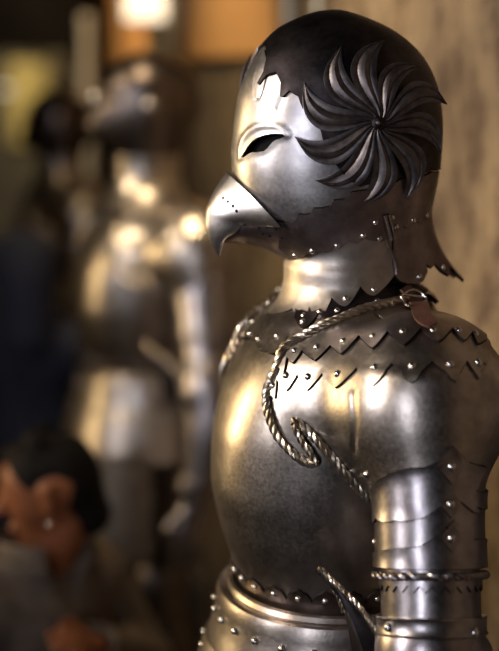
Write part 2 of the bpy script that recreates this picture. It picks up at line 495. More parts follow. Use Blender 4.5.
# plane order: mirrored (far) back -> front -> near back, then close behind
ring = np.concatenate([bd_m, bd])
ang = np.unwrap(np.arctan2(ring[:, 1], ring[:, 0])); 
rr = np.hypot(ring[:, 0], ring[:, 1])
gap = np.linspace(ang[-1], ang[0] + 2 * PI, 26)[1:-1]
rg = rr[-1] + .12 * np.abs(np.sin(np.linspace(0, 4 * PI, 24)))
ring = np.concatenate([ring, np.stack([rg * np.cos(gap), rg * np.sin(gap)], 1)])
hole = np.array([(.50 * math.cos(t), .50 * math.sin(t)) for t in np.linspace(0, 2 * PI, 40, endpoint=False)])
mb = MB(); patch(mb, COLL, ring, [hole], h=.035, off=.0085, base=.003, roll=.001)
rivets(mb, COLL, np.concatenate([rv, mirror_uv(COLL, rv)]), .0085, .0048)
gorget = mb.build('gorget', ['shoulder_steel', 'rivet_steel'], armour)
def lobes_px(T, V, pw=1.6):
    out = []
    for i in range(len(T)):
        a, t, b = map(np.array, (V[i], T[i], V[i + 1]))
        for s_ in np.linspace(0, 1, 11)[:-1]: out.append(a + (b - a) * s_ + (t - (a + b) / 2) * (1 - abs(2 * s_ - 1) ** pw))
    out.append(np.array(V[-1], float)); return out
gl = COLL.px(lobes_px([(308, 333), (338, 327), (376, 315), (408, 304)], [(298, 324), (321, 319), (356, 308), (391, 301), (424, 296)]))
gu = COLL.px([(416, 284), (396, 274), (370, 281), (340, 291), (312, 304), (300, 312)])
mb = MB(); patch(mb, COLL, np.concatenate([gl, gu]), h=.03, off=.0108, base=.0085, roll=.0005)  # dark plate added to stand for the shade under the neck guard
rivets(mb, COLL, COLL.px([(306, 327), (338, 316), (375, 305), (405, 297)]), .0108, .0044)
mb.build('gorget_shade', ['dark_steel', 'rivet_steel'], gorget); mb.mirrored().build('gorget_shade', ['dark_steel', 'rivet_steel'], gorget)
# ---- near pauldron
def sho(p): return SHO.px(p)
edge_in = [(404, 303), (372, 316), (340, 329), (310, 341), (290, 353), (279, 372), (272, 392), (274, 412), (281, 432), (292, 447), (303, 457), (312, 461), (319, 461)]
arm_hole = [(316, 455), (308, 444), (300, 432), (297, 421), (303, 424), (316, 434), (332, 449), (350, 470), (366, 490), (371, 494)]
arm_top = [(376, 484), (384, 477), (392, 471), (402, 468), (425, 467), (438, 460), (450, 446)]
e_in = sho(edge_in); a_h = sho(arm_hole); a_t = sho([(373, 496), (385, 488), (402, 480), (425, 478), (450, 474), (468, 474)])
# hidden back side of the dome, given in figure space
backP = np.array([(-.03, 0, 0)] * 6) + np.array([(-.045, .290, 1.215), (-.075, .240, 1.205), (-.10, .17, 1.26), (-.12, .12, 1.31), (-.115, .09, 1.38), (-.085, .07, 1.44)])
def snap(S, P):
    return S.uv(P)
b_k = snap(SHO, backP)
outer = np.concatenate([catmull(e_in, 4), catmull(a_h, 4), a_t, b_k])
crease = sho([(357, 395), (359, 420), (358, 450)])
def pdisp(uv):
    d = segdist(uv, crease)
    return -.0022 * np.exp(-(d / .035) ** 2)
mb = MB(); patch(mb, SHO, outer, h=.032, off=.007, base=.003, disp=pdisp)
rivets(mb, SHO, sho([(371, 472)]), .007, .0052)
pauld_m = mb
def arcs(T, V, pw=1.6):
    out = []
    for i in range(len(T)):
        a, t, b = map(np.array, (V[i], T[i], V[i + 1])); m = 10
        for s in np.linspace(0, 1, m + 1)[:-1]:
            out.append(a + (b - a) * s + (t - (a + b) / 2) * (1 - abs(2 * s - 1) ** pw))
    out.append(np.array(V[-1], float)); return out
def tri_border(vals, tips):
    out = []
    for i in range(len(tips)):
        out += [vals[i], tips[i]]
    out.append(vals[-1]); return out
top = [(404, 303), (372, 316), (340, 329), (310, 341), (292, 352)]
row2v = [(273, 393), (281, 381), (301, 376), (327, 375), (362, 371), (394, 367), (431, 365), (463, 364), (482, 366)]
row2t = [(279, 399), (290, 392), (311, 391), (341, 389), (377, 387), (413, 384), (453, 383), (474, 380)]
row1v = [(281, 366), (292, 361), (306, 355), (335, 351), (364, 343), (391, 339), (421, 336), (449, 336), (467, 339), (480, 346)]
row1t = [(289, 374), (298, 366), (320, 364), (348, 359), (378, 354), (406, 351), (437, 348), (460, 347), (472, 350)]
capP = np.array([(-.13, .10, 1.40), (-.085, .07, 1.44)])
c_k = snap(SHO, capP)
def lame(vals, tips, off, b0, left):
    bd = arcs(tips, vals, 1.22)
    # round the points a little
    q = []
    for i, p in enumerate(bd):
        q.append(p)
    bduv = sho(q)
    o = np.concatenate([sho(top)[::1], sho(left), bduv, c_k])
    m = MB(); patch(m, SHO, o, h=.034, off=off, base=b0, roll=.0006)
    return m
l2 = lame(row2v, row2t, .0098, .006, [(283, 366), (277, 380)])
rivets(l2, SHO, sho([(277, 387), (290, 377), (312, 378), (343, 376), (378, 371), (413, 370), (448, 368), (474, 366)]), .0098, .0052)
l1 = lame(row1v, row1t, .0128, .009, [(286, 360)])
rivets(l1, SHO, sho([(285, 363), (299, 355), (321, 352), (348, 347), (378, 343), (405, 339), (432, 338), (455, 338), (470, 341)]), .0128, .0048)
rp = MB()
def spath(S, pts, off, n=5, **k):
    return S.pt(catmull(S.px(pts, **k), n), off)[0]
rope(rp, spath(SHO, [(404, 303), (372, 316), (340, 329), (310, 341), (292, 352), (285, 363), (279, 376), (272, 392), (273, 412), (280, 432), (291, 447), (302, 457), (312, 461), (318, 459)], np.concatenate([np.full(21, .0165), np.linspace(.0165, .0115, 8), np.full(37, .0115)])), .0056, .034)
rope(rp, spath(SHO, [(318, 461), (312, 449), (304, 438), (298, 424)], .0112), .005, .032)
rope(rp, spath(SHO, [(296, 420), (306, 425), (320, 437), (334, 451), (352, 472), (370, 493)], .0112), .0058, .034)
paul = pauld_m.build('pauldron', ['shoulder_steel', 'rivet_steel'], armour)
l2.build('pauldron_lame', ['shoulder_steel', 'rivet_steel'], paul)
l1.build('pauldron_lame', ['shoulder_steel', 'rivet_steel'], paul)
rp.build('rope_trim', 'rope_steel', paul)
paul2 = pauld_m.mirrored().build('pauldron', ['shoulder_steel', 'rivet_steel'], armour)
for m, nm, mt in ((l2, 'pauldron_lame', ['shoulder_steel', 'rivet_steel']), (l1, 'pauldron_lame', ['shoulder_steel', 'rivet_steel']), (rp, 'rope_trim', 'rope_steel')):
    m.mirrored().build(nm, mt, paul2)

# ---- leather strap and buckle on the shoulder
def strip_on(mb, S, pts, w, off, th=.0025, mat=0, n=8):
    uvp = catmull(S.px(pts), n); P, N = S.pt(uvp, off); T = unit(np.gradient(P, axis=0)); B = unit(np.cross(N, T))
    V = []; m = len(P)
    ws = np.full(m, w / 2); ws[-1] *= .35; ws[-2] *= .8
    for p, b, nn, ww in zip(P, B, N, ws):
        V += [p - b * ww, p + b * ww, p + b * ww + nn * th, p - b * ww + nn * th]
    fs = []
    for i in range(m - 1):
        for k in range(4): fs.append((i*4+k, i*4+(k+1) % 4, (i+1)*4+(k+1) % 4, (i+1)*4+k))
    fs += [(3, 2, 1, 0), ((m-1)*4, (m-1)*4+1, (m-1)*4+2, (m-1)*4+3)]
    mb.add(V, fs, mat); return P, N, B
mb = MB(); strip_on(mb, SHO, [(396, 297), (403, 304), (411, 315), (421, 327), (433, 338)], .022, .021)
strap = mb.build('shoulder_strap', 'leather', armour)
mb = MB(); P, N, B = None, None, None
bp = SHO.pt(SHO.px([(395, 311), (401, 320), (411, 325), (418, 319), (413, 308), (403, 302)]), .026)[0]
bp = catmull(bp, 5, True); tube(mb, np.concatenate([bp, bp[:1]]), .0017, 8)
bp2 = SHO.pt(SHO.px([(394, 309), (404, 311), (414, 313)]), .027)[0]; tube(mb, bp2, .0013, 8)
mb.build('buckle', 'rivet_steel', strap)

# ---- near upper arm, built in the frame of the arm axis
def arm_parts(sgn, parent):
    out = []
    def mk(m, name, mats, par):
        return (m if sgn > 0 else m.mirrored()).build(name, mats, par)
    mb = MB()
    Z = np.linspace(-.33, .04, 40); rings = [(AC(z), AE1 * (float(arm_r(z)) + .001), AE2 * (float(arm_r(z)) + .001)) for z in Z]
    loft(mb, rings, 56)
    mats3 = ['arm_steel', 'rivet_steel']
    guard = mk(mb, 'upper_arm_guard', ['arm_steel', 'rivet_steel'], parent)
    tops = [[(366, 499), (371, 492), (384, 478), (401, 469), (425, 467), (438, 460), (450, 445), (464, 461), (481, 465)],
            [(366, 519), (372, 518), (400, 516), (425, 513), (438, 501), (451, 491), (467, 508), (481, 512)],
            [(366, 556), (374, 553), (400, 549), (421, 547), (437, 536), (451, 520), (467, 540), (481, 548)]]
    bots = [(366, 524), (480, 528)], [(366, 560), (480, 562)], [(366, 569), (481, 569)]
    offs = [.0062, .0080, .0100]
    rvs = [[(448, 465), (376, 505)], [(448, 504), (376, 542)], [(448, 538)]]
    m = MB(); lt = sho([(376, 487), (384, 478), (392, 472), (401, 469), (413, 467.5), (425, 467), (432, 464), (438, 460), (445, 452), (450, 445), (456, 452), (464, 461), (472, 464), (480, 465)])
    bk = SHO.uv(np.array([AC(-.045) - AE1 * .03 + AE2 * .058, AC(-.035) - AE1 * .066 + AE2 * .0, AC(-.058) - AE1 * .066 + AE2 * .0, AC(-.064) - AE1 * .03 + AE2 * .058]))
    lb = sho([(474, 513), (467, 512), (458, 503), (451, 497), (440, 505), (425, 517), (400, 520), (388, 521)]); lb = np.concatenate([lb, SHO.uv(np.array([AC(-.075) + AE1 * .06, AC(-.07) + AE1 * .05 - AE2 * .04, AC(-.03) + AE1 * .05 - AE2 * .035]))])
    patch(m, SHO, np.concatenate([lt, bk, lb]), h=.03, off=.0105, base=.0072, roll=.0008)
    rivets(m, SHO, sho([(376, 505)]), .0105, .0048)
    cc = [(448 + 12 * a, 465 + 19 * b) for a, b in ((-1, 0), (0, -1), (1, 0), (0, 1))]
    patch(m, SHO, sho(cc), h=.025, off=.0135, base=.010, roll=.0008); rivets(m, SHO, sho([(448, 465)]), .0135, .0055)
    mk(m, 'arm_lame', mats3, guard)
    for i in (1, 2):
        m = MB(); tu = ARMm.px([q for q in tops[i] if 373 < q[0] < 470]); tu = np.concatenate([[(-1.2 * .066, tu[0, 1])], tu, [(2.7 * .066, tu[-1, 1])]])
        bu = ARMm.px([(428, bots[i][0][1]), (428, bots[i][1][1])])
        # carry the plate round the hidden back of the arm
        zt, zb = tu[-1, 1], bu[-1, 1]
        u0, u1 = tu[0, 0], tu[-1, 0]
        if u1 < u0: u0, u1 = u1, u0; tu = tu[::-1]; zt = tu[-1, 1]
        full = 2 * PI * .066 - .004
        tt = np.concatenate([tu, [(u0 + full * .8, tu[0, 1]), (u0 + full, tu[0, 1])]])
        poly = np.concatenate([tt, [(u0 + full, zb), (u0, zb)]])
        patch(m, ARMm, poly, h=.006, off=offs[i], base=offs[i] - .003, roll=.0007)
        rivets(m, ARMm, ARMm.px(rvs[i]), offs[i], .0048)
        # diamond washer under the centre rivet
        c = ARMm.px([rvs[i][0]])[0]; dm = [(c[0] - .013, c[1]), (c[0], c[1] - .016), (c[0] + .013, c[1]), (c[0], c[1] + .018)]
        patch(m, ARMm, np.array(dm), h=.004, off=offs[i] + .0022, base=offs[i] - .001, roll=.0008)
        rivets(m, ARMm, [c], offs[i] + .0022, .0055)
        mk(m, 'arm_lame', mats3, guard)
    # rope band, saw-toothed strip, cuff
    zr = ARM.px([(428, 577)])[0, 1]
    m = MB(); t = np.linspace(0, 2 * PI, 90); r = float(arm_r(zr)) + .0078
    rope(m, AC(zr) + r * np.cos(t)[:, None] * AE1 + r * np.sin(t)[:, None] * AE2, .0048, .024)
    mk(m, 'rope_band', 'arm_steel', guard)
    m = MB(); za = ARM.px([(428, 581)])[0, 1]; zc = ARM.px([(428, 593)])[0, 1]; full = 2 * PI * .066; n = 26; p = []
    for k in range(n): p += [(-full/2 + full * k / n, zc + .008), (-full/2 + full * (k + .5) / n, zc)]
    p += [(full/2 - .0005, zc + .008), (full/2 - .0005, za + .004), (-full/2, za + .004)]
    patch(m, ARMm, np.array(p), h=.006, off=.0035, base=.001)
    mk(m, 'toothed_band', 'arm_steel', guard)
    m = MB(); z1 = ARM.px([(428, 619)])[0, 1]; z2 = ARM.px([(428, 638)])[0, 1]
    pr = [(z1 - .001, .001), (z1, .006), (z1 - .002, .0075), (z1 - .004, .0065), (z2 + .004, .0065), (z2 + .001, .0085), (z2 - .001, .007), (z2 + .001, .002)]
    loft(m, [(AC(z), AE1 * (.061 + d), AE2 * (.061 + d)) for z, d in pr][::-1], 64, cap0=False, cap1=False)
    rivets(m, ARMm, ARMm.px([(393, 627)]), .008, .0062); rivets(m, ARMm, ARMm.px([(470, 632)]), .008, .0062)
    mk(m, 'arm_cuff', mats3, guard)
    # elbow guard with a leaf-shaped, rope-edged wing
    m = MB()
    limb(m, [(AC(z2 + .004), .065, .065), (AC(z2 - .014), .070, .069), (AC(z2 - .05) + (-.004, 0, 0), .076, .07), (AC(z2 - .085), .066, .062), (AC(z2 - .105) + (.004, -.004, -.006), .056, .055)], 40, sub=6)
    elbow = mk(m, 'elbow_guard', mats3, parent)
    m = MB(); m2 = MB()
    tip = at(319, 568, 1.70); e1 = at(377, 634, 1.66); e0 = at(343, 646, 1.69); lft = at(343, 608, 1.70); lo = at(400, 668, 1.65)
    Mi = np.linalg.inv(M0); L = lambda q: (Mi @ np.append(q, 1))[:3]
    tip, e1, e0, lft, lo = map(L, (tip, e1, e0, lft, lo))
    rgt = catmull(np.array([tip, L(at(340, 588, 1.682)), L(at(360, 608, 1.668)), e1, L(at(392, 668, 1.665))]), 8)
    lf = catmull(np.array([tip, L(at(330, 582, 1.70)), lft, L(at(350, 640, 1.70)), L(at(356, 672, 1.70))]), 8)
    nrm = unit(np.cross(e1 - tip, e0 - tip)); 
    if nrm[1] < 0: nrm = -nrm
    V = []; nt = 9
    for a, b in zip(rgt, lf):
        for j in range(nt):
            s = j / (nt - 1); V.append(a + (b - a) * s + nrm * (.004 * math.sin(PI * s) + .006 * max(0, 1 - abs(s - .5) * 6)))
    V = np.array(V); n = len(rgt); N = len(V); fs = grid_faces(n, nt)
    fs += [tuple(i + N for i in f[::-1]) for f in fs]
    for i in range(n - 1):
        for j in (0, nt - 1):
            q = (i*nt+j, (i+1)*nt+j, (i+1)*nt+j+N, i*nt+j+N); fs.append(q if j else q[::-1])
    m.add(np.concatenate([V, V - nrm * .003]), fs, 0)
    rivet(m, L(at(379, 647, 1.662)) , nrm, .0055, 1)
    wing = mk(m, 'elbow_wing', ['dark_steel', 'rivet_steel'], elbow)
    rope(m2, rgt[:26], .0042, .026); rope(m2, lf[:18], .0038, .024)
    wr = mk(m2, 'wing_rope', 'rope_steel', elbow)
    # forearm and gauntlet
    zf = float(AC(z2 - .10)[2]); fx, fy = float(AC(z2 - .10)[0]), float(AC(z2 - .10)[1])
    m = MB(); limb(m, [((fx + .004, fy, zf), .058, .055), ((fx + .01, fy + .004, zf - .06), .058, .054), ((fx + .03, fy + .006, zf - .16), .047, .042), ((fx + .045, fy + .006, zf - .21), .040, .035)], 36)
    mk(m, 'forearm_guard', 'arm_steel', parent)
    m = MB(); w = np.array([fx + .045, fy + .006, zf - .20])
    limb(m, [(w + (-.01, 0, .05), .052, .05), (w + (0, 0, .02), .046, .042), (w, .038, .032), (w + (.006, 0, -.03), .042, .026), (w + (.014, 0, -.08), .044, .02), (w + (.016, 0, -.10), .04, .017)], 30)
    for k in range(4):
        x = -.03 + .02 * k; l = [.060, .072, .075, .066][3 - k]; q = w + (.016 + x, 0, -.095)
        tube(m, catmull(np.array([q, q + (.004, -.004, -.4 * l), q + (.004, -.012, -.75 * l), q + (0, -.022, -l)]), 5), np.linspace(.0105, .0075, 16), 10)
    q = w + (.045, -.004, -.03); tube(m, catmull(np.array([q, q + (.018, -.008, -.03), q + (.02, -.014, -.055), q + (.016, -.02, -.075)]), 5), np.linspace(.012, .008, 16), 10)
    mk(m, 'gauntlet', 'arm_steel', parent)
arm_parts(1, armour); arm_parts(-1, armour)

# ---- legs
def legs(parent, mat='steel', mat2='brown_steel'):
    for sg in (1, -1):
        y = .10 * sg
        m = MB(); limb(m, [((.0, y, .90), .095, .085), ((.005, y, .80), .095, .088), ((.01, y, .68), .085, .08), ((.012, y * 1.02, .56), .07, .066), ((.012, y * 1.03, .52), .064, .06)], 36); m.build('thigh_guard', mat, parent)
        m = MB(); limb(m, [((.012, y * 1.03, .56), .070, .066), ((.02, y * 1.03, .51), .078, .070), ((.02, y * 1.03, .47), .074, .068), ((.008, y * 1.03, .42), .066, .062)], 36); m.build('knee_guard', mat, parent)
        m = MB(); limb(m, [((.008, y * 1.03, .44), .060, .058), ((-.004, y * 1.03, .34), .068, .062), ((-.002, y * 1.03, .22), .055, .050), ((.0, y * 1.03, .10), .046, .042), ((.004, y * 1.03, .06), .050, .045)], 36); m.build('shin_guard', mat, parent)
        m = MB()
        rings = []
        for x, h, w in ((-.055, .04, .028), (-.045, .075, .036), (-.01, .095, .042), (.03, .085, .044), (.08, .058, .047), (.13, .042, .045), (.175, .028, .034), (.205, .014, .014)):
            rings.append(((x, y * 1.03, h / 2), (0, w, 0), (0, 0, h / 2)))
        loft(m, rings, 28, n=2.6); m.build('sabaton', mat2, parent)
legs(armour, 'steel', 'brown_steel')
for sg in (1, -1):
    m = MB(); rows = []
    for i in range(9):
        z = .865 - .03 * i; 
        for j in range(9):
            u = sg * (.25 + .9 * j / 8); d = .078 + .003 * i
            rows.append(faul_pt(u, z - (.03 * math.sin(PI * j / 8) if i == 8 else 0), d))
    rows = np.array(rows); cen = rows.mean(0) * np.array([0, 0, 1]); inn = rows + (np.array([0, 0, 0]) - rows) * np.array([.025, .025, 0])
    fs = grid_faces(9, 9, flip=(sg > 0)); N = 81
    fs += [tuple(i + N for i in f[::-1]) for f in fs[:64]]
    bdr = [(0, j) for j in range(9)] + [(i, 8) for i in range(1, 9)] + [(8, j) for j in range(7, -1, -1)] + [(i, 0) for i in range(7, 0, -1)]
    bi = [a * 9 + b for a, b in bdr]
    for a, b in zip(bi, bi[1:] + bi[:1]): fs.append((a, b, b + N, a + N))
    m.add(np.concatenate([rows, inn]), fs, 0); m.build('tasset', 'shoulder_steel', armour)

# ---- helmet
HY = math.radians(190)
HC = at(337, 130, 1.9)
MH = np.eye(4); MH[:3, :3] = rotz(HY); MH[:3, 3] = HC
HtoA = np.linalg.inv(M0) @ MH
def h2a(V): return np.asarray(V) @ HtoA[:3, :3].T + HtoA[:3, 3]
HYp = [12.5, 14, 18, 24, 32, 45, 60, 80, 100, 130, 160, 185, 200, 220, 240, 256, 275]
HXf = [329, 318, 304, 290, 276, 263, 252, 242, 236, 232, 230, 233, 238, 248, 266, 286, 300]
HXb = [335, 345, 358, 373, 389, 407, 421, 432, 438, 441, 440, 437, 434, 431, 430, 430, 430]
HWd = [.008, .021, .037, .053, .068, .084, .095, .104, .109, .112, .111, .108, .105, .098, .089, .082, .076]
HZ = [float(at(337, y, 1.9)[2] - HC[2]) for y in HYp]
KX = .001335
HA = [max(.002, (337 - x) * KX) for x in HXf]; HB = [max(.002, (x - 337) * KX) for x in HXb]
def head_f(P):
    z = P[:, 2]; A = np.where(P[:, 0] > 0, pchip(HZ, HA, z), pchip(HZ, HB, z)); W = pchip(HZ, HWd, z)
    n = np.where(P[:, 0] > 0, 2.0, 2.2)
    q = ((np.abs(P[:, 0]) / A) ** n + (np.abs(P[:, 1]) / W) ** n) ** (1 / n)
    f = (q - 1) * np.minimum(np.minimum(A, W), .05)
    return np.maximum(f, np.maximum(z - HZ[0], HZ[-1] - z) )
HEAD = Surf(head_f, (0, 0, 0), (0, 1, 0), (1, 0, 0), MH, 'ae', rmax=.3)
def mid(x_px, y_px):      # a point on the midline of the helmet -> chart point at 90 degrees from the side axis
    p = np.array([(337 - x_px) * KX, 0, at(337, y_px, 1.9)[2] - HC[2]]); d = unit(p)
    a = math.atan2(np.dot(d, HEAD.c), np.dot(d, HEAD.b)); return np.array([PI / 2 * math.cos(a), PI / 2 * math.sin(a)])
def midarc(p0, p1, n=14, ccw=None):
    a0 = math.atan2(p0[1], p0[0]); a1 = math.atan2(p1[1], p1[0])
    if ccw is True and a1 < a0: a1 += 2 * PI
    if ccw is False and a1 > a0: a1 -= 2 * PI
    return np.array([(PI / 2 * math.cos(a), PI / 2 * math.sin(a)) for a in np.linspace(a0, a1, n)])
def hp(pts): 
    q = HEAD.px(pts); r = np.hypot(q[:, 0], q[:, 1]); s = np.minimum(1, (PI / 2) / np.maximum(r, 1e-9)); return q * s[:, None]
def both(fn):
    a = MB(); fn(a); b = a.mirrored(); a.merge(b); a.v = [h2a(v) for v in a.v]; return a
# which way round is "over the crown"?  front -> crown -> back
pf, pb = mid(231, 130), mid(441, 130)
pt_ = mid(331, 12)
def ang_(p): return math.atan2(p[1], p[0])
CR = (ang_(pt_) % (2 * PI))          # direction of the crown in the chart
over = CR < PI                       # crown at positive angle -> increasing angle from front(0) to back(pi)
rim = [(286, 256), (290, 259), (297, 255), (303, 257), (308, 252), (314, 254), (321, 250), (327, 252), (333, 247), (340, 248), (349, 241), (357, 243), (364, 238), (373, 240), (380, 241), (388, 238), (395, 232), (402, 226), (409, 228), (415, 221), (421, 224), (427, 217)]
eye = [(242, 157), (245, 151), (248, 146.5), (252, 141.5), (257, 138), (263, 135.4), (269, 134), (276, 133.6), (283, 134), (285.5, 136.5), (281, 138.5), (276, 140), (273, 142), (270, 145.5), (267, 149), (264, 151.3), (258, 152.3), (252, 152.3), (248, 154.5), (244.5, 157.5)]
brow_o = hp([(240, 158), (240, 148), (243, 139), (249, 131.5), (256, 127), (265, 125), (275, 126), (283, 129), (288, 134)])
eyeuv = hp(eye)
def hdisp(uv):
    d = segdist(uv, brow_o); de = segdist(uv, eyeuv, True)
    r = .0020 * np.exp(-(d / .045) ** 2) + .0009 * np.exp(-(de / .03) ** 2)
    # soft feather flutes rising from the brow to the crest
    for f, am in fl: r = r + am * np.exp(-(segdist(uv, f) / .028) ** 2)
    return r
fl = [(hp([(260, 86), (257, 98)]), -.0014), (hp([(282, 98), (278, 108)]), -.0014)]
def mk_face(m):
    start = mid(286, 256); endp = mid(433, 213)
    r = hp(rim)
    arc = midarc(endp, start, 60, ccw=(not over))
    poly = np.concatenate([r, arc])
    # keep dense only on the face
    patch(m, HEAD, poly, [densify(eyeuv, .02)], h=.026, off=.0, base=-.003, disp=hdisp)
m = both(mk_face)
helmet = m.build('helmet', ['face_steel', 'rivet_steel'], armour, sharp=50)
# rivets along the helmet rim
rr_ = MB(); pts = hp([(296, 254), (313, 250), (337, 245), (363, 235), (375, 222), (391, 217), (379, 238), (395, 226), (412, 220), (425, 215)])
def mk_r(a): rivets(a, HEAD, pts, .0035, .0040, 0)
# dark lining inside
mb = MB(); U = np.linspace(0, 2 * PI, 33)[:-1]; V = []
for e in np.linspace(-80, 89, 24):
    for u in U: V.append((math.cos(math.radians(e)) * math.cos(u), math.cos(math.radians(e)) * math.sin(u), math.sin(math.radians(e))))
V = np.array(V); t = trace_out(head_f, np.zeros(3), V, 0, .3); V = V * (t - .012)[:, None]
fs = [(i*32+k, i*32+(k+1) % 32, (i+1)*32+(k+1) % 32, (i+1)*32+k) for i in range(23) for k in range(32)]
mb.add(h2a(V), fs, 0); mb.build('helmet_lining', 'void_cloth', helmet)

# jaw plate
def mk_jaw(m):
    topb = [(268, 221), (278, 220.5), (286, 222.5), (292, 222), (297, 219), (299, 214), (305, 214.5), (311, 213), (314, 208), (322, 208), (330, 206), (334, 200), (345, 199), (352, 192), (366, 190), (376, 184), (392, 184), (402, 178), (418, 178), (430, 172)]
    r = hp(rim)
    poly = np.concatenate([hp(topb), [mid(440, 170)], [mid(436, 195)], r[::-1], hp([(282, 250), (272, 235)])])
    patch(m, HEAD, poly, h=.03, off=.0028, base=.0)
    rivets(m, HEAD, pts, .0028, .0042, 1)
mjaw = both(mk_jaw)
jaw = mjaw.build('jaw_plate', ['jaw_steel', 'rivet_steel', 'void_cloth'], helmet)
# dark skull cap with a flame-cut edge
cap_edge = [(262, 47), (266, 50), (268, 60), (265, 73), (259, 84), (261, 85.5), (268, 76), (277.5, 73), (282, 83), (281, 96), (284, 97), (290, 91), (299, 96), (303, 108), (312, 104), (318, 118), (324, 140), (334, 160), (346, 178), (360, 186), (376, 181), (392, 181), (402, 176), (418, 175), (430, 169)]
def mk_cap(m):
    poly = np.concatenate([[mid(262, 46)], hp(cap_edge), midarc(mid(440, 167), mid(262, 46), 40, ccw=(not over))])
    # flare the flame tips off the face a little
    patch(m, HEAD, poly, h=.036, off=.0034, base=.0004, roll=.0006)
mcap = both(mk_cap)
mcap.build('skull_cap', ['dark_steel'], helmet)
def side3(x, y, w):       # px in the helmet's midplane, half width w (head space)
    return np.array([(337 - x) * KX, w, at(337, y, 1.9)[2] - HC[2]])
# raised crest feathers (near and far)
def feather(side_pts, w, lift):
    P = HEAD.pt(HEAD.px(side_pts), .001)[0]; P = catmull(P, 6); n = len(P); V = []
    T = unit(np.gradient(P, axis=0)); Nn = grad(head_f, P)
    for i in range(n):
        s = i / (n - 1); B = unit(np.cross(Nn[i], T[i])); ww = w * (math.sin(PI * (.12 + .88 * s)) ** .8 if s < .98 else .03); li = lift * s ** 2
        for k in (-1, -.5, 0, .5, 1): V.append(P[i] + B * ww * k + Nn[i] * (li + .0008 * (1 - abs(k))))
        for k in (1, .5, 0, -.5, -1): V.append(P[i] + B * ww * k + Nn[i] * (li - .0015))
    K = 10; fs = [(i*K+k, i*K+(k+1) % K, (i+1)*K+(k+1) % K, (i+1)*K+k) for i in range(n-1) for k in range(K)]
    fs += [tuple(range(K))[::-1], tuple(range((n-1)*K, n*K))]
    a = MB(); a.add(V, fs, 0); return a
for q in (feather([(257, 98), (259, 84), (263, 66), (267, 48)], .0115, .004),):
    for mm_ in (q, q.mirrored()):
        mm_ = mm_; c_ = MB(); c_.merge(mm_); c_.v = [h2a(v) for v in c_.v]; c_.build('crest_feather', 'face_steel', helmet)

a = MB(); sp = np.array([side3(x + 4, y, -.03) for x, y in ((238, 90), (240, 78), (244, 65), (249.5, 53))]); tube(a, h2a(catmull(sp, 6)), np.interp(np.linspace(0, 1, 19), [0, .5, 1], [.0012, .003, .0005]), 8); a.build('crest_spike', 'dark_steel', helmet)
# beak
def beak_mesh(Us, Ls, Ws, ss, g, seamw=None, close=True, ns=34, nt=15):
    S = np.linspace(0, 1, ns); V = []
    ux, uy = pchip(ss, [p[0] for p in Us], S), pchip(ss, [p[1] for p in Us], S)
    lx, ly = pchip(ss, [p[0] for p in Ls], S), pchip(ss, [p[1] for p in Ls], S)
    ww = pchip(ss, Ws, S)
    for i, s in enumerate(S):
        for sg in (1, -1):
            ts = np.linspace(0, 1, nt)
            if sg < 0: ts = ts[::-1][:-1] if not close else ts[::-1][:-1]
            for t in ts:
                V.append(side3(ux[i] + (lx[i] - ux[i]) * t, uy[i] + (ly[i] - uy[i]) * t, sg * ww[i] * g(t, s)))
    K = 2 * nt - 1
    fs = [(i*K+k, i*K+(k+1) % K, (i+1)*K+(k+1) % K, (i+1)*K+k) for i in range(ns-1) for k in range(K)]
    fs += [tuple(range((ns-1)*K, ns*K)), tuple(range(K))[::-1]]
    a = MB(); a.add(h2a(np.array(V)), fs, 0); return a
def headw(x, y):
    z = at(337, y, 1.9)[2] - HC[2]; X = (337 - x) * KX
    A = float(pchip(HZ, HA, z)); W = float(pchip(HZ, HWd, z)); q = 1 - (min(abs(X), A) / A) ** 2
    return W * math.sqrt(max(q, 0))
w0 = headw(277, 219) + .004
m = beak_mesh([(224, 171), (211, 190), (203, 210), (202.5, 222), (206.5, 238), (215.5, 254)],
              [(269, 220), (251, 221), (238, 220), (230, 229), (221, 235.5), (217, 253)],
              [w0, .052, .034, .024, .014, .0015], [0, .28, .52, .7, .85, 1.0],
              lambda t, s: math.sin(PI / 2 * t) ** (.80 - .15 * s) if t > 0 else 0)
beak = m.build('beak', ['face_steel', 'void_cloth'], helmet, sharp=60)
# lower bill: boat shaped, under the beak
m = beak_mesh([(219, 240), (230, 240.5), (243, 241.5), (257, 244.5), (272, 251), (288, 260)],
              [(218, 235), (227, 232), (236, 222), (249, 220), (268, 220), (292, 219)],
              [.007, .016, .030, .046, headw(272, 224) - .002, headw(292, 219) - .012], [0, .12, .3, .52, .78, 1.0],
              lambda t, s: math.sin(PI / 2 * t) ** .62 if t > 0 else 0)
m.build('lower_bill', ['jaw_steel'], helmet, sharp=60)
